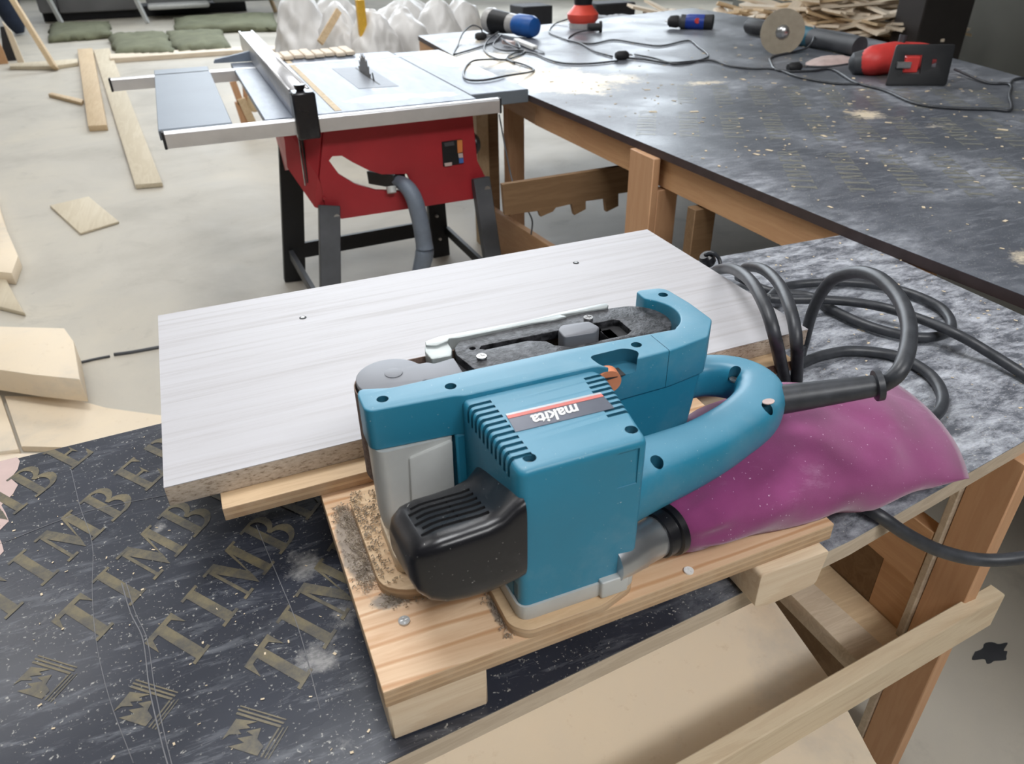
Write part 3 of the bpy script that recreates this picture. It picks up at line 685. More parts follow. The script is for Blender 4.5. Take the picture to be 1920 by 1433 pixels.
for i in range(11):     # louvres on the left shoulder
    y = 0.1055 - i * 0.00845; x = -0.0025 + 0.0002 * i
    ln = 0.020 if i not in (1, 2) else 0.020
    cs.append(bm_box(x - 0.012, x + ln, y - 0.0022, y + 0.0022, ZT - 0.0022, ZT + 0.01))
    cs.append(bm_box(x - 0.012, x + 0.0045, y - 0.0022, y + 0.0022, ZT - 0.019, ZT + 0.01))
for i in range(9):      # louvres on the right shoulder
    y = 0.1045 - i * 0.0078; x = 0.1335 - i * 0.00128
    cs.append(bm_box(x - 0.022, x + 0.012, y - 0.0021, y + 0.0021, ZT - 0.0025, ZT + 0.01))
    cs.append(bm_box(x - 0.006, x + 0.012, y - 0.0021, y + 0.0021, ZT - 0.011, ZT + 0.01))
for x, y in ((0.0155, 0.0165), (0.1105, 0.0165)): cs.append(bm_cyl((x, y, ZT - 0.010), (x, y, ZT + 0.01), 0.0058, seg=20))
notch = [bm_hex([(0.090, -0.010, ZT - 0.045), (0.109, -0.010, ZT - 0.045), (0.109, 0.0, ZT - 0.045), (0.090, 0.0, ZT - 0.045)], [(0.088, -0.010, ZT - 0.007), (0.109, -0.010, ZT - 0.007), (0.109, 0.0012, ZT - 0.007), (0.088, 0.0012, ZT - 0.007)])]
cs.append(bm_box(-0.012, 0.0, 0.005, 0.017, 0.90, 0.93))
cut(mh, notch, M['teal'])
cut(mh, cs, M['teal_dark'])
for x, y in ((0.0155, 0.0165), (0.1105, 0.0165)): screw_head('screw', x, y, ZT - 0.0095, 0.0048, mh)
# grey lower shell
lo = rnd([(-0.002, -0.002), (0.116, -0.003), (0.133, 0.105), (0.128, 0.118), (-0.006, 0.120)], [0.012, 0.007, 0.012, 0.004, 0.003], 5)
mobj('lower_shell', bm_draft(lo, [(SB, 1, 0.001), (SB + 0.003, 1, 0), (0.9079, 1.0, 0)], 0.06, 0.06), M['cast'], sd, True)
prism('lower_lug', rnd([(0.078, -0.0075), (0.107, -0.0075), (0.107, 0.004), (0.078, 0.004)], 0.003), SB + 0.001, 0.912, M['cast'], sd, 0.0015)
# long body band
band_o = [(-0.0925, 0.134), (-0.088, 0.128), (-0.012, 0.1215), (-0.004, 0.1180), (0.131, 0.1145), (0.138, 0.108), (0.163, 0.110), (0.215, 0.1115), (0.262, 0.120), (0.2885, 0.150), (0.2895, 0.192), (0.286, 0.232), (0.2795, 0.240), (0.2545, 0.2445), (0.250, 0.2415), (0.2490, 0.2270)]
arc_in = circ(0.222, 0.1885, 0.0435, 14, 50, -62)
band = band_o + arc_in + [(0.2405, 0.1475), (0.115, 0.1560), (0.020, 0.1580), (-0.060, 0.1585), (-0.089, 0.168), (-0.0925, 0.160)]
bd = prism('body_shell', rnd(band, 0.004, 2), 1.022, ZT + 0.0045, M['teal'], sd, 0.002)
x0, y0 = XY(845, 727, ZT + .003); x1, y1 = XY(717, 750, ZT + .003); x2, y2 = XY(1193, 649, ZT + .003); x3, y3 = XY(1243, 555, ZT + .003)
cs = [bm_cyl((x, y, ZT - 0.008), (x, y, ZT + 0.02), 0.0055, seg=20) for x, y in ((x0, y0), (x1, y1 - 0.001), (x2, y2), (x3, y3))]
cs.append(bm_prism([rnd([(0.131, 0.1338), (0.172, 0.1345), (0.182, 0.122), (0.168, 0.105), (0.150, 0.102), (0.134, 0.112)], 0.007)], ZT - 0.010, ZT + 0.02))
cs.append(bm_box(0.2095, 0.2101, 0.09, 0.146, 1.00, ZT + 0.02))
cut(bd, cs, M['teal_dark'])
for x, y in ((x1, y1 - 0.001), (x0, y0), (x2, y2)): screw_head('screw', x, y, ZT - 0.0078, 0.0046, bd)
# lower walls of the body
rh = [(0.138, 0.112), (0.163, 0.1125), (0.213, 0.1135), (0.260, 0.122), (0.2865, 0.151), (0.2875, 0.192), (0.284, 0.232), (0.2545, 0.2430), (0.2500, 0.2275)] + arc_in + [(0.2405, 0.1485), (0.138, 0.1540)]
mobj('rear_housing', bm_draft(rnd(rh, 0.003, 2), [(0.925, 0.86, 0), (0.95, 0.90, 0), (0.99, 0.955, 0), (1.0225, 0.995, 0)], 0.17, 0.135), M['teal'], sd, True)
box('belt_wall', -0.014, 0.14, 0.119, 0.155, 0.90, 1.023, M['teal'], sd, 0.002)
# grey drive cover on the left
cv = rnd([(-0.0915, 0.136), (-0.084, 0.1235), (-0.017, 0.1215), (-0.014, 0.158), (-0.06, 0.158), (-0.089, 0.166)], [0.012, 0.012, 0.002, 0.002, 0.002, 0.006], 4)
mobj('drive_cover', bm_draft(cv, [(0.917, 0.86, 0), (0.921, 0.93, 0), (0.932, 0.975, 0), (0.96, 0.985, 0), (1.0215, 1.0, 0)], -0.05, 0.145), M['cast'], sd, True)
mobj('cover_boss', bm_hex([(-0.064, 0.118, 0.925), (-0.020, 0.116, 0.925), (-0.020, 0.128, 0.925), (-0.064, 0.128, 0.925)], [(-0.060, 0.1195, 1.010), (-0.0175, 0.1175, 1.0195), (-0.0175, 0.128, 1.0195), (-0.060, 0.128, 1.010)], 0.0025), M['cast'], sd, True)
# rollers, belt, frame
FR = (-0.0535, 0.1905); RR = (0.2165, 0.1885)
cyl('front_roller', (*FR, 0.952), (*FR, 1.054), 0.0335, M['black_matt'], sd, seg=40)
cyl('rear_roller', (*RR, 0.952), (*RR, 1.052), 0.036, M['black_matt'], sd, seg=40)
def hull_loop(c0, r0, c1, r1, n=18):
    return circ(*c0, r0, n, 90, 270) + circ(*c1, r1, n, -90, 90)
bo = hull_loop(FR, 0.0362, RR, 0.0385); bi = hull_loop(FR, 0.0350, RR, 0.0373)
prism('sanding_belt', [bo, bi], 0.950, 1.051, M['belt'], sd)
dk = prism('roller_cover', [rnd([(p[0], p[1]) for p in circ(*FR, 0.0335, 30, 20, 325)] + [(-0.010, 0.1650), (0.0125, 0.1628), (0.0135, 0.199), (-0.008, 0.1962), (-0.013, 0.2015)], 0.0012, 1)], 1.054, 1.0585, M['disc_grey'], sd, 0.0008)
prism('cover_cap', circ(*XY(738, 700, 1.0585), 0.0088, 24), 1.0585, 1.0592, M['disc_grey'], dk, 0.0003)
fo = [(0.0175, 0.2015), (0.0200, 0.2150), (0.030, 0.2275), (0.10, 0.2300), (0.19, 0.2320)] + circ(0.2165, 0.1885, 0.0395, 16, 88, -75) + [(0.205, 0.1525), (0.155, 0.1545), (0.118, 0.1555), (0.026, 0.1600)]
slot = [(0.047, 0.2085), (0.043, 0.2035), (0.048, 0.1995), (0.095, 0.1990), (0.112, 0.1900), (0.116, 0.1790), (0.130, 0.1690), (0.195, 0.1680), (0.204, 0.1735), (0.204, 0.1995), (0.199, 0.2040)]
hole = circ(*XY(886, 655, 1.0585), 0.0032, 12)
fr = prism('belt_frame', [fo, slot[::-1], hole[::-1]], 1.050, 1.0595, M['frame'], sd, 0.0006)
slab('frame_floor', [(0.03, 0.165), (0.21, 0.158), (0.21, 0.215), (0.03, 0.22)], 1.030, 1.034, M['black_matt'], sd)
slab('frame_rib', [(0.182, 0.172), (0.192, 0.172), (0.192, 0.198), (0.180, 0.198)], 1.034, 1.052, M['frame'], sd)
slab('frame_shadow_gap', [(0.0145, 0.1625), (0.026, 0.1600), (0.0185, 0.2015), (0.014, 0.2035)], 1.048, 1.0505, M['black_matt'], sd)
prism('belt_lever', rnd([(0.127, 0.1790), (0.162, 0.1755), (0.171, 0.183), (0.167, 0.200), (0.136, 0.2040), (0.128, 0.196)], 0.004), 1.034, 1.0665, M['disc_grey'], sd, 0.0015)
for p in ((903, 670), (1103, 597)):
    x, y = XY(*p, 1.0605); screw_head('screw', x, y, 1.0597, 0.0052, fr, 0.0018)
gd = [(-0.006, 0.2300), (0.004, 0.2250), (0.018, 0.2290), (0.021, 0.2340), (0.030, 0.2315), (0.115, 0.2300), (0.140, 0.2270), (0.155, 0.2285), (0.150, 0.2345), (0.205, 0.2290), (0.2095, 0.2330), (0.2095, 0.2395), (0.150, 0.2400), (0.115, 0.2370), (0.03, 0.2415), (0.014, 0.2425), (-0.004, 0.2380)]
prism('side_guide', rnd(gd, 0.0015, 2), 1.030, 1.0615, M['cast_light'], sd, 0.0008)
box('platen', 0.0, 0.175, 0.2285, 0.2345, 0.952, 1.03, M['steel'], sd)
prism('guide_hook', rnd([(-0.008, 0.2050), (0.013, 0.2035), (0.0175, 0.2150), (0.018, 0.2300), (-0.006, 0.2330), (-0.0095, 0.222)], 0.002), 1.036, 1.0590, M['cast_light'], sd, 0.001)
# dial
dx, dy = XY(1140, 690, ZT)
q = bm_cyl((dx - 0.001, dy - 0.0055, ZT - 0.0130), (dx + 0.001, dy + 0.0055, ZT - 0.0130), 0.0125, seg=24)
mobj('speed_dial', q, M['orange'], sd, True)
slab('dial_slot', [(dx - 0.014, dy - 0.007), (dx + 0.016, dy - 0.007), (dx + 0.016, dy + 0.0075), (dx - 0.014, dy + 0.0075)], ZT - 0.0085, ZT - 0.0075, M['black_matt'], sd)
# badge with upside-down lettering
bo_ = [XY(948, 778, ZT), XY(1125, 737, ZT), XY(1152, 766, ZT), XY(967, 811, ZT)]
bdg = slab('badge', bo_, ZT, ZT + 0.0006, M['badge'], sd)
def lerp(a, b, t): return (a[0] + (b[0] - a[0]) * t, a[1] + (b[1] - a[1]) * t)
L0, L1, L2, L3 = bo_
slab('badge_trim', [L0, L1, lerp(L1, L2, .1), lerp(L0, L3, .1)], ZT + 0.0006, ZT + 0.0009, M['badge_edge'], bdg)
slab('badge_stripe', [lerp(L0, L3, .1), lerp(L1, L2, .1), lerp(L1, L2, .27), lerp(L0, L3, .27)], ZT + 0.0006, ZT + 0.0009, M['badge_red'], bdg)
tb = bm_text('makita', 0.0172, 0.3, 0.0002, 0.00042)
tb2 = xf(tb, Matrix.Translation((0.0625, 0.0625, ZT + 0.0009)) @ Matrix.Rotation(R(180 + 0.5), 4, 'Z') @ Matrix.Diagonal((1.0, 1.25, 1, 1)))
mobj('badge_lettering', tb2, M['white'], bdg)
# groove step beside the motor top
# black end hood (left of the motor)
HB = [(0.0035, -0.0065, 0.100, 0.947, 1.041, 1.008, 0.1), (-0.004, -0.0072, 0.099, 0.945, 1.038, 1.005, 0.1), (-0.016, -0.0075, 0.094, 0.944, 1.028, 0.998, 0.2), (-0.030, -0.0080, 0.092, 0.943, 1.025, 0.995, 0.2),
      (-0.050, -0.0080, 0.091, 0.944, 1.024, 0.994, 0.2), (-0.068, -0.0075, 0.090, 0.947, 1.023, 0.994, 0.2), (-0.081, -0.0050, 0.089, 0.953, 1.019, 0.991, 0.25), (-0.090, 0.0010, 0.085, 0.962, 1.010, 0.984, 0.3), (-0.0945, 0.010, 0.077, 0.974, 0.998, 0.977, 0.4)]
def hood():
    b = bmesh.new(); rings = []; seg = 40
    for (x, ya, yb, z0, zf, zb, rr) in HB:
        ring = []
        for k in range(seg):
            a = 2 * math.pi * (k + 0.5) / seg; e = 0.30 + 0.18 * rr
            u = math.copysign(abs(math.cos(a)) ** e, math.cos(a)); v_ = math.copysign(abs(math.sin(a)) ** e, math.sin(a))
            y = (ya + yb) / 2 + (yb - ya) / 2 * u
            s = (y - ya) / (yb - ya); zt_ = zf + (zb - zf) * s
            z0_ = z0 - 0.035 * s if x > -0.06 else z0 - 0.025 * s
            z = (z0_ + zt_) / 2 + (zt_ - z0_) / 2 * v_
            ring.append(b.verts.new((x, y, z)))
        rings.append(ring)
    for A, B in zip(rings, rings[1:]):
        for k in range(seg): b.faces.new((A[k], A[(k + 1) % seg], B[(k + 1) % seg], B[k]))
    b.faces.new(rings[0][::-1]); b.faces.new(rings[-1]); return b
hd = mobj('end_hood', hood(), M['black'], sd, True)
def hood_z(x, y):
    for (A, B) in zip(HB, HB[1:]):
        if A[0] >= x >= B[0]:
            t_ = (A[0] - x) / (A[0] - B[0]); ya = A[1] + (B[1] - A[1]) * t_; yb = A[2] + (B[2] - A[2]) * t_
            zf = A[4] + (B[4] - A[4]) * t_; zb = A[5] + (B[5] - A[5]) * t_; return zf + (zb - zf) * (y - ya) / (yb - ya)
    return HB[-1][4]
cs = []
for i in range(6):
    y = 0.016 + i * 0.0098
    pts = [(-0.080 + 0.004 * (i % 2), y, hood_z(-0.078, y) + 0.0), (-0.06, y + 0.001, hood_z(-0.06, y)), (-0.045, y, hood_z(-0.045, y)), (-0.022, y - 0.003, hood_z(-0.022, y))]
    for p, q in zip(pts, pts[1:]):
        cs.append(beam('', p, q, 0.0048, 0.007, None, bm_only=True, bev=0))
cut(hd, cs, M['black_matt'])
# handle
hz = 0.985
hp = [(0.095, 0.033, hz - 0.004), (0.145, 0.038, hz), (0.210, 0.047, hz), (0.262, 0.062, hz), (0.302, 0.079, hz), (0.326, 0.100, hz), (0.334, 0.124, hz), (0.324, 0.148, hz), (0.300, 0.166, hz - 0.002), (0.270, 0.172, hz - 0.005), (0.25, 0.172, hz - 0.006)]
hr = [(0.033, 0.035), (0.030, 0.033), (0.027, 0.029), (0.0265, 0.027), (0.0275, 0.027), (0.027, 0.0265), (0.022, 0.025), (0.019, 0.024), (0.019, 0.023), (0.019, 0.023), (0.019, 0.023)]
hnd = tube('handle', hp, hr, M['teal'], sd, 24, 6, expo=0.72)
cs = []; heads = []
for px, py, zz in ((1230, 881, 1.005), (1438, 769, 1.005), (1378, 697, 1.004)):
    x, y = XY(px, py, zz); cs.append(bm_cyl((x, y, zz - 0.012), (x, y, zz + 0.03), 0.0062, seg=20)); heads.append((x, y, zz - 0.0115))
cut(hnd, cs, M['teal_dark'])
for x, y, z in heads: screw_head('screw', x, y, z, 0.0050, hnd)
x, y = XY(1441, 752, 1.0125); prism('paint_fleck', [(x + 0.0070 * math.cos(a) , y + 0.0045 * math.sin(a)) for a in [2 * math.pi * i / 16 for i in range(16)]], 1.0112, 1.0122, M['sticker_pale'], hnd)
# dust spout + collar
sp0 = Vector((0.095, 0.012, 0.918)); sdir = Vector((0.075, 0.012, 0.0)).normalized()
lathe('dust_spout', sp0, sp0 + sdir * 0.066, [(0, .0225), (.5, .0225), (.52, .0215), (1, .0205)], M['spout'], sd, 32)
c0 = sp0 + sdir * 0.058
lathe('bag_collar', c0, c0 + sdir * 0.024, [(0, .0225), (0.05, .0235), (.55, .0235), (.6, .0265), (.9, .0265), (1, .024)], M['black'], sd, 32)
# dust bag: cloth pillow
def dust_bag():
    st = c0 + sdir * 0.018
    E0, E1 = Vector((0.612, 0.020, 0.832)), Vector((0.650, 0.197, 0.868))      # end seam, near and far corner
    b = bmesh.new(); rings = []; N = 34; K = 48
    for i in range(N):
        t_ = i / (N - 1)
        c = st.lerp((E0 + E1) / 2, t_)
        near = Vector((0.175, 0.0, 0.9)); 
        ax = (E1 - E0).normalized().lerp(Vector((-0.25, 0.97, 0)).normalized(), 1 - t_).normalized()
        s = t_ / 0.45 if t_ < 0.45 else 1
        grow = math.sin(min(1, s) * math.pi / 2) ** 0.8
        hw = 0.0245 + (0.092 - 0.0245) * grow
        hh = 0.0245 + 0.021 * math.sin(min(1, t_ / 0.30) * math.pi / 2)
        if t_ > 0.45: hh = 0.0455 * max(0.0, 1 - ((t_ - 0.45) / 0.55) ** 2.1) + 0.0015
        mid = c.copy()
        mid += Vector((-0.02, 0.055, 0)) * math.sin(min(1, t_ / 0.55) * math.pi / 2) * (1 - t_) * 1.15
        mid += Vector((0.0, 0, 0))
        mid.z = (0.918 * (1 - t_) + 0.855 * t_) + 0.012 * math.sin(t_ * math.pi)
        ring = []
        for k in range(K):
            a = 2 * math.pi * k / K; ca_, sa_ = math.cos(a), math.sin(a)
            u = math.copysign(abs(ca_) ** 0.85, ca_); v_ = math.copysign(abs(sa_) ** 0.9, sa_)
            p = mid + ax * hw * u + Vector((0, 0, 1)) * hh * v_ + Vector((0.022, -0.004, 0)) * (1 - u * u) * max(0, (t_ - 0.5) / 0.5) ** 1.5
            # soft folds
            wv = 0.0032 * math.sin(k * 0.55 + t_ * 9) * math.sin(t_ * 14 + k * 0.2) + 0.0045 * math.exp(-((t_ - 0.6) / 0.07) ** 2) * math.sin(a * 2 + 1) + 0.003 * math.exp(-((t_ - 0.06) / 0.05) ** 2) * math.sin(k * 1.3)
            wv += 0.0045 * math.exp(-((t_ - 0.78 - 0.12 * u) / 0.045) ** 2) * max(0, sa_) - 0.004 * math.exp(-((t_ - 0.66 + 0.15 * u) / 0.05) ** 2) * max(0, sa_)
            wv *= min(1, t_ * 12) * min(1, (1 - t_) * 6 + 0.15)
            p += (ax * ca_ + Vector((0, 0, sa_))) * wv
            lowz = ZP + 0.0015 if p.x < 0.373 else max(T + 0.0015, ZP + 0.0015 - (p.x - 0.373) * 0.9)
            if p.z < lowz: p.z = lowz + (lowz - p.z) * 0.02
            ring.append(b.verts.new(p))
        rings.append(ring)
    for A, B in zip(rings, rings[1:]):
        for k in range(K): b.faces.new((A[k], A[(k + 1) % K], B[(k + 1) % K], B[k]))
    b.faces.new(rings[0][::-1]); b.faces.new(rings[-1]); return b
mobj('dust_bag', dust_bag(), M['bag'], sd, 'all')
# white dipped rod behind handle
# cord: boot, loop, coils
def pz(px, py, z): return PZ(px, py, z)
boot0 = Vector((0.338, 0.083, 0.990)); boot1 = pz(1652, 722, 1.012)
lathe('cord_boot', boot0, boot1, [(0, .0160), (.25, .0150), (.55, .0135), (.93, .0115), (.94, .0165), (1, .0165), (1.001, .010)], M['rubber'], sd, 20)
dirb = (boot1 - boot0).normalized()
loop = [boot1 - dirb * 0.02, boot1, pz(1690, 690, 1.032), pz(1705, 620, 1.045), pz(1686, 560, 1.045), pz(1645, 520, 1.04), pz(1600, 511, 1.02), pz(1555, 530, 0.98), pz(1525, 580, 0.91), pz(1508, 640, 0.83), pz(1500, 668, 0.812)]
RC = 0.0088
tail = [pz(1500, 690, 0.81), pz(1540, 667, 0.81), pz(1600, 658, 0.81), pz(1680, 668, 0.81), pz(1740, 700, 0.81), pz(1766, 738, 0.81), pz(1758, 775, 0.81), pz(1700, 810, 0.81)]
cA = [loop[-1]]
tube('power_cord', loop + [pz(1496, 684, 0.81)] + tail[1:], RC, M['rubber'], sd, 12, 8)
strA = [pz(1340, 508, 0.815), pz(1348, 505, 0.90), pz(1375, 505, 0.955), pz(1408, 528, 0.985), pz(1437, 580, 0.985), pz(1455, 640, 0.955), pz(1466, 690, 0.89), pz(1480, 735, 0.83), pz(1520, 775, 0.815)]
tube('power_cord', strA, RC, M['rubber'], sd, 12, 8)
strB = [pz(1385, 520, 0.815), pz(1398, 502, 0.88), pz(1430, 505, 0.935), pz(1462, 535, 0.955), pz(1485, 590, 0.955), pz(1494, 650, 0.925), pz(1494, 700, 0.87), pz(1496, 740, 0.83), pz(1530, 790, 0.815)]
tube('power_cord', strB, RC, M['rubber'], sd, 12, 8)
coil = [pz(1385, 520, 0.815), pz(1440, 545, 0.812), pz(1520, 556, 0.812), pz(1560, 580, 0.812), pz(1620, 608, 0.812), pz(1690, 628, 0.812), pz(1750, 632, 0.812), pz(1784, 615, 0.812), pz(1765, 578, 0.812), pz(1700, 548, 0.812), pz(1620, 532, 0.812), pz(1540, 530, 0.812), pz(1470, 538, 0.812), pz(1440, 560, 0.832)]
tube('power_cord', coil, RC * 0.95, M['rubber'], sd, 12, 8)
run = [pz(1440, 560, 0.832), pz(1480, 562, 0.830), pz(1560, 563, 0.830), pz(1650, 575, 0.830), pz(1730, 600, 0.832), pz(1800, 630, 0.836), pz(1860, 665, 0.82), pz(1925, 706, 0.812), pz(1990, 750, 0.811)]
tube('power_cord', run, RC * 0.95, M['rubber'], sd, 12, 8)
low = [pz(1560, 925, 0.811), pz(1610, 945, 0.812), pz(1650, 968, 0.812), pz(1700, 1002, 0.79), pz(1760, 1032, 0.765), pz(1830, 1049, 0.75), pz(1900, 1048, 0.75), pz(1990, 1030, 0.755)]
tube('power_cord', low, RC * 0.95, M['rubber'], sd, 12, 8)
tube('power_cord', [pz(1436, 695, 0.812), pz(1460, 712, 0.812), pz(1490, 740, 0.812), pz(1530, 760, 0.812)], RC, M['rubber'], sd, 12, 6)
pg = empty('plug', (1.0, 1.2, 0.6), 'small black plug on a cord behind the right corner of the white board', 'plug')
a_ = PZ(1318, 480, 0.86); b__ = PZ(1335, 492, 0.82)
lathe('plug_body', PZ(1322, 478, 0.835), PZ(1332, 496, 0.812), [(0, .012), (.2, .016), (.8, .015), (1, .01)], M['black'], pg, 14)
tube('plug_cord', [PZ(1322, 478, 0.835), PZ(1335, 474, 0.845), PZ(1348, 485, 0.83), PZ(1352, 505, 0.812)], 0.004, M['rubber'], pg, 8, 6)
pen = tag(tube('white_rod', [PZ(1290, 783, ZP + 0.006), PZ(1375, 762, ZP + 0.006)], 0.0045, M['white'], None, 12, 1), 'short white rod lying on the plate under the sander handle', 'rod')
# shavings around the pad
b = bmesh.new(); random.seed(11)
for i in range(1100):
    g = random.random()
    if g < 0.62: cx_, cy_ = random.gauss(-0.112, 0.010), random.uniform(0.10, 0.235)
    elif g < 0.80: cx_, cy_ = -0.105 + random.gauss(0, 0.006) + 0.05 * random.random(), 0.082 + random.gauss(0, 0.006)
    elif g < 0.9: cx_, cy_ = random.gauss(-0.014, 0.003), random.uniform(-0.005, 0.06)
    else: cx_, cy_ = random.uniform(-0.1, -0.07), random.uniform(0.16, 0.23)
    if cx_ < -0.131: continue
    zz = ZP + 0.0005 + (0.014 if (-0.107 < cx_ < -0.05 and 0.09 < cy_ < 0.24) else 0) + random.random() * 0.003
    if -0.088 < cx_ < -0.03 and 0.098 < cy_ < 0.17: continue
    a = random.random() * 6.28; L = random.uniform(0.0015, 0.0045); wd = random.uniform(0.0006, 0.0014)
    pts = [Vector((cx_ + math.cos(a + k * 0.7) * L * (k - 1.5) * 0.6, cy_ + math.sin(a + k * 0.7) * L * (k - 1.5) * 0.6, zz + 0.001 * math.sin(k * 2))) for k in range(4)]
    prev = None
    for k, p in enumerate(pts):
        A = b.verts.new(p + Vector((0, 0, wd))); B = b.verts.new(p + Vector((wd * 0.8, wd * 0.5, 0)))
        if prev: b.faces.new((prev[0], A, B, prev[1]))
        prev = (A, B)
tag(mobj('wood_shavings', b, M['shaving']), 'grey curled sanding shavings heaped beside the sander on the plate', 'shavings', kind='stuff')
# loose chips on the deck
b = bmesh.new(); random.seed(5)
for i in range(150):
    x, y = random.uniform(-0.5, 0.0), random.uniform(-0.02, 0.6)
    if x > -0.14 or (x > -0.30 and y > 0.25): continue
    s = random.uniform(0.0006, 0.0020); a = random.random() * 3.14; e = random.uniform(0.2, 0.7)
    q = bm_box(-s, s, -s * e, s * e, 0, 0.0004); xf(q, Matrix.Translation((x, y, T + 0.0006)) @ Matrix.Rotation(a, 4, 'Z')); add(b, q)
for i in range(220):
    x, y = random.uniform(0.42, 1.15), random.uniform(0.12, 0.78)
    s = random.uniform(0.0008, 0.0035); a = random.random() * 3.14
    q = bm_box(-s, s, -s * .5, s * .5, 0, 0.0004); xf(q, Matrix.Translation((x, y, T + 0.0006)) @ Matrix.Rotation(a, 4, 'Z')); add(b, q)
tag(mobj('wood_chips', b, M['dust']), 'pale wood chips scattered on the dark workbench film', 'chips', kind='stuff')

# ================================================================== table saw
SZ = 0.85
sw = empty('table_saw', (0.45, 2.7, 0), 'red bench table saw with grey top and aluminium fence, on black legs', 'saw')
box('table_top', 0.055, 0.83, 2.335, 3.62, SZ - 0.022, SZ, M['saw_top'], sw, 0.002)
box('table_top', 0.834, 1.078, 2.41, 3.55, SZ - 0.05, SZ - 0.001, M['saw_side'], sw, 0.002)
box('extension_skin', 0.836, 1.076, 2.412, 3.548, SZ - 0.001, SZ, M['saw_ext'], sw)
box('side_wing', -0.285, -0.052, 2.335, 3.575, SZ - 0.022, SZ + 0.002, M['wing_top'], sw, 0.002)
box('wing_edge', -0.285, -0.052, 2.325, 2.335, SZ - 0.03, SZ, M['saw_side'], sw)
def railp(name, x0, x1, y, parent):
    b = bm_prism([rnd([(-0.016, -0.026), (0.016, -0.026), (0.016, 0.022), (0.008, 0.026), (-0.012, 0.026), (-0.016, 0.02)], 0.002)], x0, x1)
    xf(b, Matrix(((0, 0, 1, 0), (1, 0, 0, y), (0, 1, 0, SZ - 0.024), (0, 0, 0, 1))))
    mobj(name, b, M['alu'], parent, True)
railp('front_rail', -0.268, 0.905, 2.300, sw)
railp('rear_rail', -0.462, 0.90, 3.44, sw)
for x, y in ((-0.272, 2.30), (0.908, 2.30), (-0.467, 3.44)): box('rail_cap', x - 0.005, x + 0.004, y - 0.017, y + 0.017, SZ - 0.052, SZ + 0.003, M['black_matt'], sw, 0.002)
# fence
fx = 0.185
fp = rnd([(-0.036, 0), (0.036, 0), (0.036, 0.086), (0.026, 0.086), (0.024, 0.080), (-0.024, 0.080), (-0.026, 0.086), (-0.036, 0.086)], 0.001, 1)
b = bm_prism([fp], 0, 1.70); xf(b, Matrix(((1, 0, 0, fx), (0, 0, 1, 2.335), (0, 1, 0, SZ + 0.004), (0, 0, 0, 1))))
mobj('fence', b, M['alu'], sw)
box('fence_head', fx - 0.036, fx + 0.042, 2.262, 2.338, SZ - 0.065, SZ + 0.088, M['black'], sw, 0.006)
lathe('fence_knob', (fx, 2.31, SZ + 0.088), (fx, 2.31, SZ + 0.108), [(0, .012), (.5, .018), (1, .02)], M['black'], sw, 12)
mobj('mitre_guide', bm_hex([(-0.02, 3.62, SZ + .004), (0.16, 3.60, SZ + .004), (0.16, 3.63, SZ + .004), (-0.02, 3.65, SZ + .004)], [(-0.01, 3.62, SZ + .02), (0.16, 3.60, SZ + .05), (0.16, 3.63, SZ + .05), (-0.01, 3.65, SZ + .02)], 0.002), M['hose'], sw)
# slots, insert, blade
box('mitre_slot', 0.300, 0.326, 2.36, 3.60, SZ - 0.001, SZ + 0.0006, M['dust'], sw)['label'] = 'groove packed with sawdust'
box('mitre_slot', 0.300, 0.302, 2.36, 3.60, SZ + 0.0006, SZ + 0.001, M['black_matt'], sw)
box('table_seam', 0.8305, 0.8335, 2.42, 3.55, SZ - 0.01, SZ - 0.001, M['black_matt'], sw)
slab('insert', [(0.47, 2.72), (0.63, 2.70), (0.625, 3.22), (0.465, 3.24)], SZ, SZ + 0.001, M['insert'], sw)
bl = []
for i in range(72):
    a = 2 * math.pi * i / 72; rr = (0.130, 0.116, 0.108)[i % 3]; bl.append((rr * math.cos(a), rr * math.sin(a)))
prism('blade', bl, -0.0015, 0.0015, M['blade'], sw, mtx=frame_mtx((0.566, 3.02, SZ - 0.045), (0, 1, 0), (0, 0, 1)))
mobj('riving_knife', bm_hex([(0.564, 2.86, SZ - 0.02), (0.568, 2.86, SZ - 0.02), (0.568, 2.83, SZ - 0.02), (0.564, 2.83, SZ - 0.02)], [(0.564, 2.875, SZ + 0.03), (0.568, 2.875, SZ + 0.03), (0.568, 2.87, SZ + 0.03), (0.564, 2.87, SZ + 0.03)]), M['black_matt'], sw)
box('insert_slot', 0.562, 0.570, 2.76, 3.20, SZ + 0.0010, SZ + 0.0013, M['black_matt'], sw)
# red housing: shell with a crescent opening
def oY(px, py, y=2.40): q = PY(px, py, y); return (q.x, q.z)
y_f = 2.40
out = [oY(607, 238), oY(884, 222), oY(893, 300), oY(910, 334), oY(886, 372), oY(640, 409), oY(612, 402), oY(598, 330)]
out[0] = (out[0][0], 0.80); out[1] = (out[1][0], 0.80)
cres = [oY(*q) for q in [(616, 300), (622, 292), (640, 291), (660, 303), (690, 318), (715, 326), (762, 325), (768, 338), (770, 352), (745, 357), (705, 356), (665, 344), (635, 326)]]
mtf = frame_mtx((0, y_f, 0), (1, 0, 0), (0, 0, 1))
prism('front_panel', [out, cres[::-1]], -0.01, 0.012, M['red'], sw, 0.002, mtx=mtf)
xl, xr = out[0][0], out[1][0]
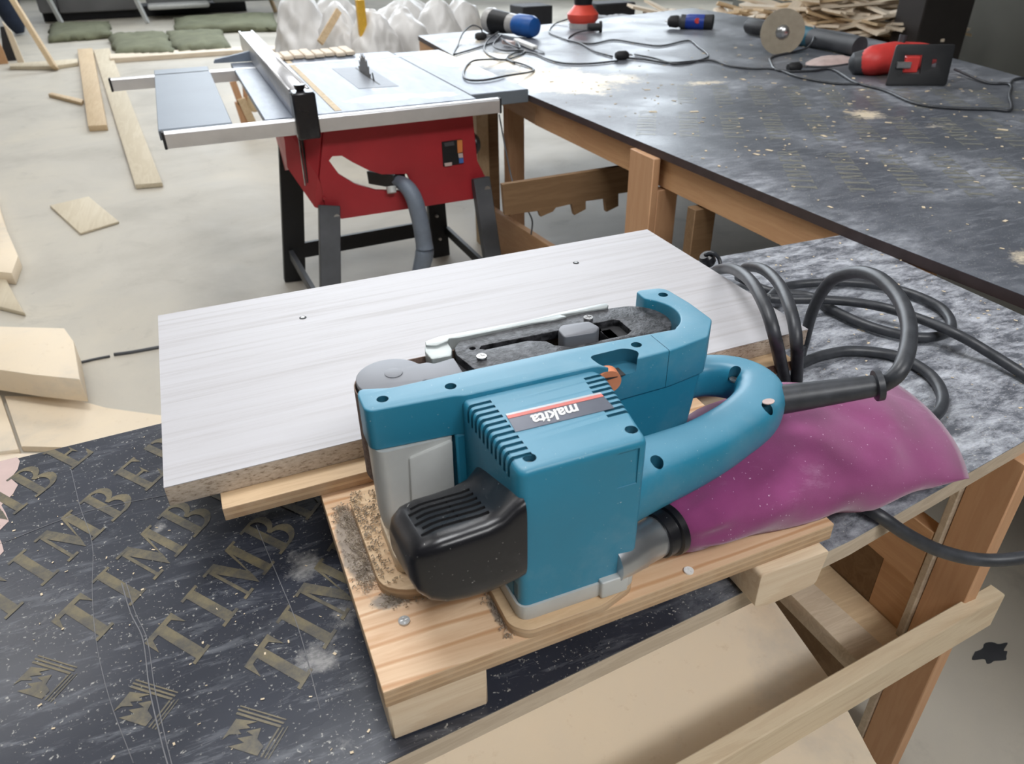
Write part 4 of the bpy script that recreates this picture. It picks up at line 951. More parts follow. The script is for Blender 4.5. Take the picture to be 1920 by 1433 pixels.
# corner and side panels
def quad_panel(name, pts, mat, parent, th=0.012):
    b = bmesh.new(); n_ = (Vector(pts[1]) - Vector(pts[0])).cross(Vector(pts[2]) - Vector(pts[0])).normalized() * th
    A = [b.verts.new(p) for p in pts]; B = [b.verts.new(Vector(p) + n_) for p in pts]
    b.faces.new(A); b.faces.new(B[::-1]); k = len(pts)
    for i in range(k): b.faces.new((A[i], B[i], B[(i + 1) % k], A[(i + 1) % k]))
    return mobj(name, b, mat, parent)
TL = PY(537, 245, 2.52); BLc = PY(547, 312, 2.52)
quad_panel('corner_panel', [(out[0][0] + .004, y_f, 0.80), (TL.x, 2.52, 0.80), (BLc.x - .01, 2.52, BLc.z), (out[6][0] - .03, y_f + .02, out[6][1] + 0.03), (out[6][0] + .03, y_f, out[6][1]), (out[7][0] + .002, y_f, out[7][1])], M['red'], sw)
quad_panel('side_panel', [(TL.x, 2.52, 0.80), (TL.x, 2.95, 0.80), (TL.x + .02, 2.95, 0.50), (BLc.x, 2.52, BLc.z - 0.01)], M['red'], sw)
quad_panel('side_panel', [(xr - .002, y_f, 0.80), (xr + .01, 2.95, 0.80), (xr + 0.03, 2.95, 0.46), (out[4][0], y_f, out[4][1])], M['red'], sw)
bp_ = quad_panel('back_panel', [(TL.x + .02, 2.95, 0.80), (xr + .01, 2.95, 0.80), (xr + .02, 2.95, 0.70), (TL.x + .02, 2.95, 0.70)], M['red'], sw)
b = bm_hex([(TL.x + 0.03, 2.50, 0.73), (xr - .02, 2.5, 0.73), (xr - 0.02, 2.9, 0.73), (TL.x + .03, 2.9, 0.73)], [(TL.x + 0.03, 2.50, 0.82), (xr - .02, 2.5, 0.82), (xr - 0.02, 2.9, 0.82), (TL.x + .03, 2.9, 0.82)])
mobj('motor_tray', b, M['black_matt'], sw)
# tilt scale slot
p_, q_ = PY(561, 250, 2.46), PY(573, 345, 2.46)
beam('tilt_slot', (p_.x + .002, 2.452, p_.z), (q_.x + .002, 2.44, q_.z), 0.022, 0.004, M['steel'], sw, up=(0.5, -1, 0))
p_, q_ = PY(565, 258, 2.44), PY(576, 342, 2.44)
beam('tilt_slot_gap', (p_.x + .002, 2.437, p_.z), (q_.x + .002, 2.432, q_.z), 0.008, 0.005, M['black_matt'], sw, up=(0.5, -1, 0))
# warning label, knob, nozzle, hose
def plateY(name, pxs, mat, y=2.386, th=0.003, parent=sw):
    pts = [oY(*q, y) for q in pxs]; return prism(name, pts, 0, th, mat, parent, mtx=frame_mtx((0, y, 0), (1, 0, 0), (0, 0, 1)), smooth=False)
spl = plateY('switch_plate', [(828, 266), (866, 261), (869, 306), (831, 312)], M['leg_black'])
plateY('warning_label', [(857, 263), (866, 262), (867, 285), (858, 287)], M['sticker'], 2.382, parent=spl)
plateY('warning_label', [(859, 288), (867, 287), (868, 295), (860, 296)], M['sticker_pale'], 2.382, parent=spl)
plateY('warning_label', [(860, 297), (868, 296), (869, 305), (861, 306)], M['sticker_blue'], 2.382, parent=spl)
plateY('switch_flap', [(832, 268), (850, 265), (852, 272), (834, 275)], M['leg_grey'], 2.381, parent=spl)
plateY('switch_flap', [(833, 306), (847, 304), (847, 310), (834, 312)], M['sticker_pale'], 2.381, parent=spl)
kx, kz = oY(893, 282); lathe('side_knob', (kx - 0.01, 2.5, kz), (kx + 0.045, 2.5, kz), [(0, .05), (.6, .052), (1, .03)], M['black'], sw, 16)
q = oY(607, 370); lathe('bolt', (q[0] + 0.0, y_f - 0.02, q[1]), (q[0], y_f - 0.008, q[1]), [(0, .006), (1, .009)], M['red'], sw, 10)
n0, n1 = PY(722, 340, 2.46), PY(748, 340, 2.40)
beam('dust_port', PY(700, 330, 2.55), PY(750, 338, 2.40), 0.06, 0.05, M['black_matt'], sw)
tube('dust_hose', [PY(740, 338, 2.42), PY(760, 348, 2.36), PY(776, 372, 2.33), PY(788, 415, 2.32), PY(795, 455, 2.32), PY(796, 475, 2.32), PY(788, 510, 2.34), PY(775, 560, 2.42)], [0.022, 0.030, 0.033, 0.034, 0.034, 0.038, 0.034, 0.034], M['hose'], sw, 16, 6)
p_ = PY(733, 350, 2.37); lathe('hose_cuff', p_, PY(735, 362, 2.36), [(0, .02), (1, .018)], M['cast'], sw, 12)
# legs
def leg(top, bot, w, h, mat): beam('leg', top, bot, w, h, M[mat], sw, up=(1, 0, 0), bev=0.003)
lf0, lf1 = PY(617, 385, 2.38), PY(619, 528, 2.30)
d = (lf1 - lf0); sc_ = (lf0.z) / (lf0.z - lf1.z); lf1 = lf0 + d * sc_
leg(lf0, lf1, 0.045, 0.078, 'leg_grey')
rf0, rf1 = PY(900, 333, 2.38), PY(922, 478, 2.30); d = rf1 - rf0; rf1 = rf0 + d * (rf0.z / (rf0.z - rf1.z))
leg(rf0, rf1, 0.045, 0.07, 'leg_grey')
lr0, lr1 = PY(556, 300, 2.88), PY(553, 535, 2.92); lr0.z = 0.74; d = lr1 - lr0; lr1 = lr0 + d * (lr0.z / (lr0.z - lr1.z)); leg(lr0, lr1, 0.04, 0.095, 'leg_black')
rr0, rr1 = PY(815, 388, 2.88), PY(828, 490, 2.92); d = rr1 - rr0; rr1 = rr0 + d * (rr0.z / (rr0.z - rr1.z)); leg(rr0 + Vector((0, 0, .2)), rr1, 0.04, 0.085, 'leg_black')
for p, q in ((lf0, 'l'), (rf0, 'r')):
    s_ = -1 if q == 'l' else -1
    lathe('bolt', p + Vector((0.018, -0.024, -0.04)), p + Vector((0.018, -0.034, -0.04)), [(0, .013), (1, .012)], M['steel'], sw, 12)
    lathe('bolt', p + Vector((0.0, -0.024, -0.085)), p + Vector((0.0, -0.030, -0.085)), [(0, .009), (1, .009)], M['badge_red'], sw, 8)
for pq in ((820, 406), (826, 449)):
    q = PY(*pq, 2.85); lathe('bolt', q + Vector((0, 0.01, 0)), q, [(0, .008), (1, .007)], M['steel'], sw, 10)
beam('crossbar', PY(545, 473, 2.90), PY(815, 425, 2.90), 0.02, 0.07, M['leg_black'], sw)
beam('crossbar', PY(547, 478, 2.88), PY(598, 565, 2.36), 0.02, 0.045, M['leg_grey'], sw)
beam('crossbar', PY(838, 432, 2.88), PY(905, 495, 2.42), 0.02, 0.04, M['leg_black'], sw)
# sawdust heaps (material on surfaces)
b = bmesh.new(); random.seed(21)
for i in range(420):
    x, y = random.uniform(1.15, 3.0), random.triangular(0.4, 3.6, 1.2)
    s = random.uniform(0.0015, 0.007) if random.random() < .9 else random.uniform(.008, .016); a = random.random() * 3.14
    q = bm_box(-s, s, -s * .5, s * .5, 0, 0.001); xf(q, Matrix.Translation((x, y, BT + 0.0006)) @ Matrix.Rotation(a, 4, 'Z')); add(b, q)
tag(mobj('wood_chips', b, M['dust']), 'pale wood chips scattered over the big table', 'chips', kind='stuff')

# ================================================================== tools on the big table
def bz(px, py, z=BT): return PZ(px, py, z)
# blue sander lying on its side
a, e = bz(918, 38, BT + 0.07), bz(995, 50, BT + 0.06)
ts = empty('blue_sander', bz(955, 65), 'blue and clear power tool with black band on the far left of the big table', 'power tool')
d_ = e - a
lathe('clear_head', a - d_ * 0.05, a + d_ * 0.15, [(0, .03), (.15, .068), (.6, .072), (1, .062)], M['clear'], ts, 20)
lathe('black_band', a + d_ * 0.12, a + d_ * 0.52, [(0, .066), (.5, .062), (1, .056)], M['leg_black'], ts, 20)
lathe('clear_neck', a + d_ * 0.50, a + d_ * 0.66, [(0, .056), (1, .054)], M['clear'], ts, 20)
lathe('blue_body', a + d_ * 0.63, e + d_ * 0.12, [(0, .05), (.2, .060), (.8, .060), (.95, .05), (1, .03)], M['blue'], ts, 20)
q = a + d_ * 0.9; box('badge', q.x - 0.02, q.x + 0.02, q.y - 0.066, q.y - 0.056, q.z - 0.01, q.z + 0.03, M['sticker'], ts)
# red router
rb = bz(1092, 52)
rt_ = empty('router', rb, 'orange-red router with black collar standing at the far edge of the big table', 'power tool')
lathe('base', rb, rb + Vector((0, 0, .03)), [(0, .085), (1, .085)], M['clear'], rt_, 24)
lathe('body', rb + Vector((0, 0, .03)), rb + Vector((0, 0, .13)), [(0, .08), (.2, .095), (.5, .098), (.8, .07), (1, .055)], M['orange_red'], rt_, 24)
lathe('motor', rb + Vector((0, 0, .13)), rb + Vector((0, 0, .27)), [(0, .055), (1, .07)], M['leg_black'], rt_, 20)
q = bz(1118, 50, BT + 0.03); lathe('dust_nozzle', q + Vector((-0.06, 0.0, 0)), q + Vector((0.02, -0.03, 0)), [(0, .022), (.85, .022), (.86, .034), (1, .034)], M['black_matt'], rt_, 14)
# cordless drill
a, e = bz(1252, 40, BT + 0.04), bz(1338, 42, BT + 0.04); d_ = e - a
dr = empty('cordless_drill', (a + e) / 2 - Vector((0, 0, .04)), 'blue and black cordless drill lying at the far edge of the big table', 'power tool')
lathe('bit', a - d_ * .06, a, [(0, .004), (1, .005)], M['steel'], dr, 8)
lathe('chuck', a, a + d_ * .25, [(0, .018), (.2, .032), (.8, .036), (1, .03)], M['black_matt'], dr, 16)
lathe('collar', a + d_ * .25, a + d_ * .42, [(0, .03), (.3, .042), (1, .040)], M['leg_grey'], dr, 16)
lathe('body', a + d_ * .40, a + d_ * .80, [(0, .040), (.2, .045), (1, .044)], M['blue_dark'], dr, 20)
lathe('battery', a + d_ * .79, e, [(0, .042), (.9, .045), (1, .035)], M['black_matt'], dr, 20)
q = a + d_ * 0.58; lathe('red_mark', q + Vector((-0.01, -0.042, .01)), q + Vector((-0.012, -0.05, .012)), [(0, .016), (1, .016)], M['tool_red'], dr, 12)
# angle grinder
a, e = bz(1402, 48, BT + 0.045), bz(1612, 88, BT + 0.045); d_ = e - a
gr = empty('angle_grinder', (a + e) / 2 - Vector((0, 0, .045)), 'teal angle grinder with a worn pale disc on the big table', 'power tool')
lathe('side_handle', a, a + d_ * .26, [(0, .03), (.1, .042), (.85, .038), (1, .028)], M['black_matt'], gr, 16)
q = bz(1467, 60, BT + 0.10); nrm = (CAM - q).normalized(); nrm = Vector((nrm.x * .6 - .1, nrm.y, nrm.z * .4)).normalized()
lathe('cutting_disc', q, q + nrm * 0.004, [(0, .105), (1, .105)], M['disc'], gr, 36)
lathe('disc_nut', q + nrm * 0.004, q + nrm * 0.02, [(0, .035), (.4, .032), (1, .018)], M['steel'], gr, 10)
lathe('gear_head', q - nrm * 0.07, q - nrm * 0.004, [(0, .05), (.6, .055), (1, .03)], M['teal_tool'], gr, 16)
lathe('body', a + d_ * .32, a + d_ * .62, [(0, .05), (.4, .056), (1, .045)], M['teal_tool'], gr, 20)
lathe('grip', a + d_ * .61, e, [(0, .045), (.5, .041), (1, .047)], M['leg_grey'], gr, 20)
# jigsaw
js = empty('jigsaw', bz(1690, 165), 'red jigsaw with a black sole plate tipped up, at the right of the big table', 'power tool')
pl_y = [bz(1663, 163, BT), bz(1775, 163, BT)]
o_ = pl_y[0]; xd = (pl_y[1] - pl_y[0]).normalized(); hgt = 0.155
nn = Vector((xd.y, -xd.x, 0)); updir = (Vector((0, 0, 1)) - nn * 0.25).normalized()
Lp = (pl_y[1] - pl_y[0]).length
cutr = [(0.055 * Lp / .22, 0.045), (0.12 * Lp / .22, 0.045), (0.12 * Lp / .22, 0.115), (0.055 * Lp / .22, 0.115)]
sqh = [(0.72 * Lp, 0.07), (0.80 * Lp, 0.07), (0.80 * Lp, 0.10), (0.72 * Lp, 0.10)]
prism('sole_plate', [rnd([(0, 0), (Lp * 1.02, 0.0), (Lp * 1.06, hgt), (0.02, hgt)], 0.012), cutr[::-1], sqh[::-1]], -0.004, 0.004, M['leg_black'], js, 0.001, mtx=frame_mtx(o_ - nn * 0.02, xd, updir))
cc = o_ + xd * (Lp * 0.36) - nn * 0.03 + updir * 0.08
a, e = bz(1612, 118, BT + 0.055), bz(1690, 120, BT + 0.055)
bodyp = [bz(1612, 122, BT + 0.045), bz(1640, 118, BT + 0.055), bz(1680, 112, BT + 0.06), bz(1730, 108, BT + 0.055), bz(1770, 105, BT + 0.045)]
bodyp = [p - nn * 0.045 for p in bodyp]
tube('body', bodyp, [0.036, 0.062, 0.065, 0.055, 0.03], M['tool_red'], js, 18, 6)
lathe('nose', bodyp[0] - (bodyp[1] - bodyp[0]).normalized() * 0.03, bodyp[0] + (bodyp[1] - bodyp[0]).normalized() * 0.03, [(0, .02), (.3, .045), (1, .052)], M['leg_grey'], js, 16)
q = o_ + xd * (Lp * 0.38) + updir * 0.08 - nn * 0.02
b = bm_box(-0.028, 0.028, -0.02, 0.02, -0.03, 0.03, None, 0.004); xf(b, frame_mtx(q - nn * 0.01, xd, -nn)); mobj('blade_clamp', b, M['tool_red'], js)
b = bm_box(-0.04, 0.015, -0.006, 0.01, -0.012, 0.012, None, 0.002); xf(b, frame_mtx(q + nn * 0.012 - xd * 0.02, xd, -nn)); mobj('blade_holder', b, M['steel'], js)
lathe('top_knob', bodyp[2] + Vector((0.03, 0.0, .055)), bodyp[2] + Vector((0.035, 0, .09)), [(0, .014), (1, .016)], M['leg_grey'], js, 10)
# putty knife
a, e = bz(968, 75, BT + 0.02), bz(1003, 90, BT + 0.015)
pk = empty('putty_knife', a - Vector((0, 0, .02)), 'white handled putty knife with dark blade beside the blue tool', 'knife')
beam('handle', a, e, 0.035, 0.02, M['white'], pk, bev=0.004)
mobj('blade', bm_hex([e + Vector((-.01, .02, 0)), e + Vector((-.01, -.02, 0)), bz(1022, 100, BT + .004), bz(1020, 97, BT + .004)], [e + Vector((-.01, .02, .003)), e + Vector((-.01, -.02, .003)), bz(1022, 100, BT + .007), bz(1020, 97, BT + .007)]), M['leg_black'], pk)
tag(beam('pink_tag', bz(945, 78, BT + 0.02), bz(962, 82, BT + 0.02), 0.03, 0.02, M['sticker_pale']), 'small pink block among the cords by the blue tool', 'block')
# cords
def cord(pts, label, r=0.0045, zz=None):
    P3 = [bz(p[0], p[1], BT + (p[2] if len(p) > 2 else 0.006)) for p in pts]
    return tag(tube('power_cable', P3, r, M['rubber'], None, 8, 6), label, 'cable')
cord([(905, 62, .02), (900, 52, .05), (885, 48, .06), (868, 62, .04), (858, 85), (851, 101), (870, 97), (905, 86), (935, 75), (930, 65, .02)], 'black cable looping left from the blue tool')
cord([(935, 60, .05), (915, 75, .02), (908, 92), (920, 105), (945, 112), (975, 103), (982, 95), (945, 95, .01), (925, 85, .02), (940, 65, .05)], 'black cable looped in front of the blue tool')
cord([(965, 118), (945, 112), (900, 112, .03), (880, 118, .03), (869, 135, .032), (876, 149, .032), (910, 150, .032), (950, 142, .03), (1000, 133), (985, 122), (950, 110), (970, 98), (1000, 100), (1030, 112), (1060, 119), (1110, 119), (1158, 114)], 'black cable trailing over the saw extension to the cable joint')
cord([(968, 75, .02), (975, 90, .02), (960, 85, .03), (940, 72, .03)], 'short dark cable bow behind the putty knife')
cord([(1064, 36, .03), (1040, 45), (1030, 60), (1050, 70), (1075, 78), (1110, 82), (1150, 75), (1200, 82), (1240, 86), (1290, 76), (1310, 88), (1328, 105), (1300, 116), (1265, 120), (1230, 110), (1190, 102)], 'long black cable looping from the router across the big table')
cord([(1110, 55, .02), (1080, 62), (1065, 74), (1090, 82), (1115, 96), (1148, 106)], 'grey cable from the router nozzle to a plug')
cord([(1170, 108), (1210, 112), (1260, 118), (1330, 113), (1370, 124), (1410, 129), (1455, 130), (1500, 145), (1560, 156), (1610, 158)], 'black cable running from the joint to the jigsaw', 0.005)
cord([(1527, 50, .08), (1525, 75, .05), (1508, 92, .01), (1450, 106), (1446, 118), (1460, 132), (1520, 133), (1560, 130), (1605, 155), (1660, 170), (1720, 195), (1790, 203), (1860, 205), (1895, 206), (1893, 180), (1893, 158), (1850, 155), (1790, 130, .02)], 'black cable running from the grinder round the jigsaw', 0.0055)
cord([(1495, 124), (1550, 125), (1605, 118, .02)], 'short black cable between the plug and the jigsaw')
cord([(1893, 158), (1905, 148), (1945, 145)], 'black cable end at the right edge of the big table', 0.0055)
def plug(px, py, label):
    t_ = empty('cable_plug', bz(px, py), label, 'plug')
    q = bz(px, py, BT + 0.02); lathe('plug_body', q + Vector((-.035, .01, 0)), q + Vector((.03, .0, 0)), [(0, .014), (.2, .021), (.8, .021), (1, .012)], M['black_matt'], t_, 12)
    for s_ in (-1, 1): lathe('prong', q + Vector((.03, .008 * s_, 0)), q + Vector((.05, .008 * s_, 0)), [(0, .003), (1, .003)], M['steel'], t_, 8)
plug(1168, 104, 'black cable plug in the middle of the far cables')
plug(1492, 126, 'black cable plug left of the jigsaw')
plug(903, 68, 'small black plug on the left of the blue tool')
mound('glove', [XY(*q, BT) for q in [(1510, 118), (1540, 108), (1590, 106), (1600, 118), (1560, 124), (1525, 125)]], BT, 0.02, M['sticker_pale'], 'flat pink rag between the grinder and the jigsaw', 6, 'rag')

# ================================================================== floor things, left
def plank(name, pix, h, mat, label, cat='plank', z=0.002, bev=0.003):
    pts = [XY(p[0], p[1], z + h) for p in pix]; return tag(slab(name, pts, z, z + h, mat, None, bev), label, cat)
plank('timber_plank', [(165, 236), (200, 234), (173, 90), (145, 92)], 0.045, M['floor_wood'], 'tan timber plank on the floor, the left one of the long pair')
plank('timber_plank', [(253, 346), (304, 342), (205, 90), (175, 93)], 0.03, M['pale_wood'], 'longest pale plank on the floor under the saw wing')
plank('timber_offcut', [(90, 176), (97, 173), (156, 186), (152, 192)], 0.03, M['floor_wood'], 'short thin stick on the floor beside the tan plank', 'stick')
plank('plywood_offcut', [(93, 385), (150, 437), (223, 415), (166, 368)], 0.012, M['pale_wood'], 'square pale plywood offcut alone on the floor', 'offcut')
plank('cross_timber', [(18, 124), (100, 124), (145, 117), (145, 110), (18, 119)], 0.04, M['pale_wood'], 'pale timber at the foot of the leaning lath', 'timber')
plank('cross_timber', [(206, 110), (430, 95), (620, 90), (620, 82), (430, 88), (206, 101)], 0.05, M['scrap_a'], 'long pinkish timber lying across the floor before the green slabs', 'timber')
plank('plywood_sheet', [(-60, 420), (-60, 560), (46, 586), (30, 560), (5, 512), (0, 440)], 0.02, M['pale_wood'], 'pale board with a thin dark edge in the left floor pile, middle one', 'board')
plank('plywood_sheet', [(-80, 330), (-80, 500), (22, 512), (34, 480), (8, 420), (-10, 360)], 0.06, M['cream'], 'cream board on top at the left edge of the floor', 'board')
plank('plywood_sheet', [(-80, 640), (-80, 682), (60, 702), (150, 712), (138, 640), (120, 615), (0, 612)], 0.09, M['cream'], 'thick cream panel raised above the floor at the left', 'panel', 0.06)
plank('plywood_sheet', [(-90, 735), (-90, 860), (35, 842), (0, 740)], 0.025, M['cream'], 'leftmost cream sheet on the floor behind the workbench', 'sheet')
plank('plywood_sheet', [(8, 742), (40, 838), (120, 838), (360, 900), (460, 800), (200, 765), (130, 745)], 0.02, M['cream'], 'wide cream plywood sheet on the floor just behind the workbench', 'sheet')
plank('plywood_sheet', [(-90, 850), (110, 850), (200, 900), (-90, 960)], 0.012, M['scrap_a'], 'lowest pale sheet peeking out behind the torn film corner', 'sheet')
tag(tube('floor_wire', [PZ(150, 680, .005), PZ(175, 674, .005), PZ(206, 668, .005)], 0.005, M['leg_grey'], None, 8, 4), 'left piece of thin grey wire on the floor left of the white board', 'wire')
tag(tube('floor_wire', [PZ(214, 665, .005), PZ(250, 660, .005), PZ(310, 649, .005)], 0.007, M['leg_grey'], None, 8, 4), 'right piece of grey wire on the floor touching the white board', 'wire')
# leaning lath, trestle, navy cloth
tag(beam('leaning_lath', PZ(103, 128, 0.03), PY(18, -10, PZ(103, 128, 0.03).y + 0.5), 0.05, 0.12, M['floor_wood'], up=(0, 1, 0)), 'orange lath leaning at the top left corner', 'lath')
px0 = PZ(30, 118, 0.0)
bxo = empty('open_box', px0, 'open beige panel box with a dark inside at the top left edge', 'box')
dd0 = px0.y
def sY(px, py, y): return PY(px, py, y)
quad_panel('side', [sY(4, 40, dd0), sY(22, 60, dd0), sY(46, 118, dd0), sY(34, 120, dd0)], M['cream'], bxo, 0.03)
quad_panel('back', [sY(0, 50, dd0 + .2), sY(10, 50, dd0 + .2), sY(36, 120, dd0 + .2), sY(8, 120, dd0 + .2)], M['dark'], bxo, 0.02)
quad_panel('side', [sY(-6, 70, dd0 - .02), sY(6, 95, dd0 - .02), sY(18, 126, dd0 - .02), sY(-6, 120, dd0 - .02)], M['pine_y'], bxo, 0.03)
cl0 = PZ(35, 66, 0.0)
tag(tube('navy_cloth', [sY(38, 62, cl0.y), sY(30, 45, cl0.y), sY(18, 20, cl0.y), sY(5, -20, cl0.y), sY(-5, -60, cl0.y)], [(0.09, .06), (0.22, .12), (0.32, .15), (0.38, .18), (0.38, .18)], M['denim'], None, 14, 5), 'dark navy cloth hanging to a point in the top left corner', 'cloth')
# insulation slabs
def slabrag(pix, h, label, seed):
    random.seed(seed); pts = [PZ(p[0], p[1], h) for p in pix]
    b = bmesh.new(); N, K = 14, 8; g = []
    for zz in (0, 1):
        lay = []
        for i in range(N + 1):
            row = []
            for j in range(K + 1):
                u, v_ = i / N, j / K; p = pts[0].lerp(pts[1], u).lerp(pts[3].lerp(pts[2], u), v_)
                e = 0.04 * random.uniform(-1, 1) if (i in (0, N) or j in (0, K)) else 0
                edge = min(u, 1 - u, v_, 1 - v_)
                z_ = 0.004 if not zz else h * (0.55 + 0.45 * min(1, edge * 7)) + random.uniform(0, 0.02)
                row.append(b.verts.new((p.x + e, p.y + e, z_)))
            lay.append(row)
        g.append(lay)
    for lay in g:
        for i in range(N):
            for j in range(K): b.faces.new((lay[i][j], lay[i + 1][j], lay[i + 1][j + 1], lay[i][j + 1]))
    for i in range(N):
        for j in (0, K): b.faces.new((g[0][i][j], g[0][i + 1][j], g[1][i + 1][j], g[1][i][j]))
    for j in range(K):
        for i in (0, N): b.faces.new((g[0][i][j], g[0][i][j + 1], g[1][i][j + 1], g[1][i][j]))
    return tag(mobj('insulation_slab', b, M['insul'], None, 'all'), label, 'insulation')
slabrag([(212, 94), (326, 92), (306, 54), (204, 58)], 0.09, 'olive green insulation slab, front left one', 1)
slabrag([(330, 90), (432, 84), (410, 50), (308, 54)], 0.09, 'olive green insulation slab, front right one', 2)
slabrag([(90, 68), (205, 60), (200, 36), (92, 40)], 0.09, 'dark olive insulation slab at the far left of the others', 3)
slabrag([(330, 50), (520, 46), (510, 20), (325, 28)], 0.10, 'rear olive insulation slab behind the front right one', 4)
# wrapped bundles at the back
def bundle(px0_, px1_, py0, py1, y, label, mat='bundle'):
    A = PY(px0_, py1, y); B = PY(px1_, py1 - 1, y); Z1 = PY(px0_, py0, y).z
    o = box('wrapped_bundle', A.x, B.x, y, y + 0.9, max(A.z, 0.03), Z1, M[mat], None, 0.04, 2); return tag(o, label, 'bundle')
bundle(112, 262, -60, 26, 15.2, 'long grey wrapped bundle at the top left, between two straps')
bundle(275, 400, -60, 8, 14.9, 'grey wrapped bundle at the top edge, right of the strap')
bundle(278, 396, 9, 20, 14.6, 'thin pale wrapped bar under the grey bundle', 'cast')
bundle(75, 108, -60, 26, 14.9, 'round-cornered grey sack at the left end of the bundles')
bundle(400, 520, -60, 6, 14.2, 'grey wrapped bundle beside the plastic sacks')
for i, (u0, v0, u1, v1) in enumerate(((105, -30, 119, 46), (265, -30, 277, 42), (508, -30, 516, 22))):
    a = PZ(u1, v1, 0.01); tag(beam('strut', (a.x, a.y - 0.1, 0.01), (a.x - 0.25, a.y + 0.1, 1.0), 0.05, 0.06, M['scrap_b' if i == 2 else 'cast']), ['grey strut in front of the left wrapped bundles', 'grey strut between the wrapped bundles', 'tan strut left of the plastic sacks'][i], 'strut')
a, e = PZ(60, 38, 0), PZ(400, 22, 0)
tag(box('dark_pallet', -2.1, 1.2, 15.4, 16.1, 0.0, 0.16, M['dark'], None, 0.01), 'dark low pallet under the grey bundles', 'pallet')
# spindle rack under saw wing
spk = empty('slatted_stand', PZ(480, 235, 0), 'orange wooden stand with pointed fingers on the floor behind the saw', 'stand')
ys = 6.05
beam('leg', PY(436, 152, ys), PY(452, 195, ys), 0.05, 0.05, M['pine_z'], spk, up=(0, 1, 0))
beam('leg', PY(448, 190, ys), PY(463, 238, ys), 0.07, 0.05, M['pine_z'], spk, up=(0, 1, 0))
beam('leg', PY(452, 185, ys - .05), PY(478, 240, ys - .05), 0.06, 0.05, M['floor_wood'], spk, up=(0, 1, 0))
beam('leg', PY(540, 190, ys), PY(528, 236, ys), 0.06, 0.05, M['pine_z'], spk, up=(0, 1, 0))
for i in range(5):
    beam('finger', PY(462 + i * 17, 148 + i * 4, ys), PY(466 + i * 17, 188 + i * 3, ys), 0.07, 0.06, M['pine_z'], spk, up=(0, 1, 0))
    lathe('finger_tip', PY(470 + i * 19, 180, ys - 0.06), PY(480 + i * 19, 209 - i * 1, ys - 0.06), [(0, .03), (.4, .05), (.9, .04), (1, .02)], M['floor_wood'], spk, 10, 1)
# stacked lath ends behind the saw
for i in range(8):
    x = 0.25 + i * 0.05
    tag(box('lath_end', x, x + 0.045, 3.535 + 0.015 * (i % 3), 3.70 + 0.02 * (i % 4), SZ + 0.0035, SZ + 0.022, M['scrap_a'], None, 0.004), 'pale lath end in the row resting behind the saw table', 'lath', 'laths behind the saw table')


# ================================================================== white sacks
def sack(cx_, cy_, rx, ry, h, seed, label, mat='film_bag', tilt=0.0):
    random.seed(seed); b = bmesh.new(); bmesh.ops.create_icosphere(b, subdivisions=5, radius=1)
    from mathutils import noise as nz
    off = Vector((seed * 3.1, seed * 1.7, 0))
    for v_ in b.verts:
        p = v_.co.copy(); pp_ = Vector((p.x * rx, p.y * ry, p.z * h * .5)) * 4.0; n1 = nz.ridged_multi_fractal(pp_ + off, 0.9, 2.1, 4, 1.0, 2.0) * 0.10 + nz.noise(pp_ * 0.6 + off) * 0.22
        k = 0.82 + n1; q = p * k
        z_ = (q.z * 0.5 + 0.5); taper = 1.0 - 0.45 * max(0, z_ - 0.5)
        v_.co = Vector((cx_ + q.x * rx * taper + tilt * z_, cy_ + q.y * ry * taper, max(0.0, z_ * h)))
    return tag(mobj('plastic_sack', b, M[mat], None, 'all'), label, 'sack')
yS = 6.6
def sx(px, py, y): q = PY(px, py, y); return q.x, q.z
for (px, py, y, wx, hpx, sd_, lb) in ((570, 95, 6.3, 62, 100, 1, 'tall rumpled white plastic sack leaning furthest left'), (640, 100, 6.0, 50, 80, 2, 'white plastic sack second from the left'),
        (705, 98, 5.7, 60, 78, 3, 'peaked white sack directly behind the saw blade'), (765, 95, 5.9, 48, 84, 4, 'greenish white sack right of the peaked one'), (820, 92, 6.4, 55, 88, 5, 'white sack with wrinkles behind the table corner'),
        (868, 88, 7.0, 48, 84, 6, 'white sack furthest right beside the blue tool'), (640, 60, 7.2, 80, 60, 7, 'white sack heaped behind the yellow strap'), (770, 50, 7.4, 90, 50, 8, 'broad white sack at the top of the heap')):
    x_, z_ = sx(px, py, y); s_ = 1387 / ((Vector((x_, y, z_)) - CAM).dot(FW))
    sack(x_, y, wx / s_, 0.35, max(0.35, z_ + hpx / s_), sd_, lb)
a = PY(658, 20, 6.0); tag(box('yellow_strap', a.x - .03, a.x + .03, 5.62, 5.68, 0.62, 0.92, M['yellow'], None, 0.004), 'yellow plastic piece sticking out between the white sacks', 'plastic')
tag(beam('wood_scrap', PY(600, 80, 5.6), PY(635, 20, 5.8), 0.05, 0.02, M['scrap_b'], up=(0, 1, 0)), 'brown wooden slat poking up between the white sacks', 'slat')

# ================================================================== column, right side, far things
cA_ = PZ(1785, 190, 0); 
cl = PY(1700, 150, 4.75); crr = PY(1787, 150, 4.75)
tag(box('trim_1', cl.x, crr.x, 4.75, 5.05, 0, 5, M['column'], None, 0.01), kind='structure')
sc = tag(box('wall_partition', 7.5, 7.7, 2.0, 9.5, 0, 5, M['wall']), kind='structure')
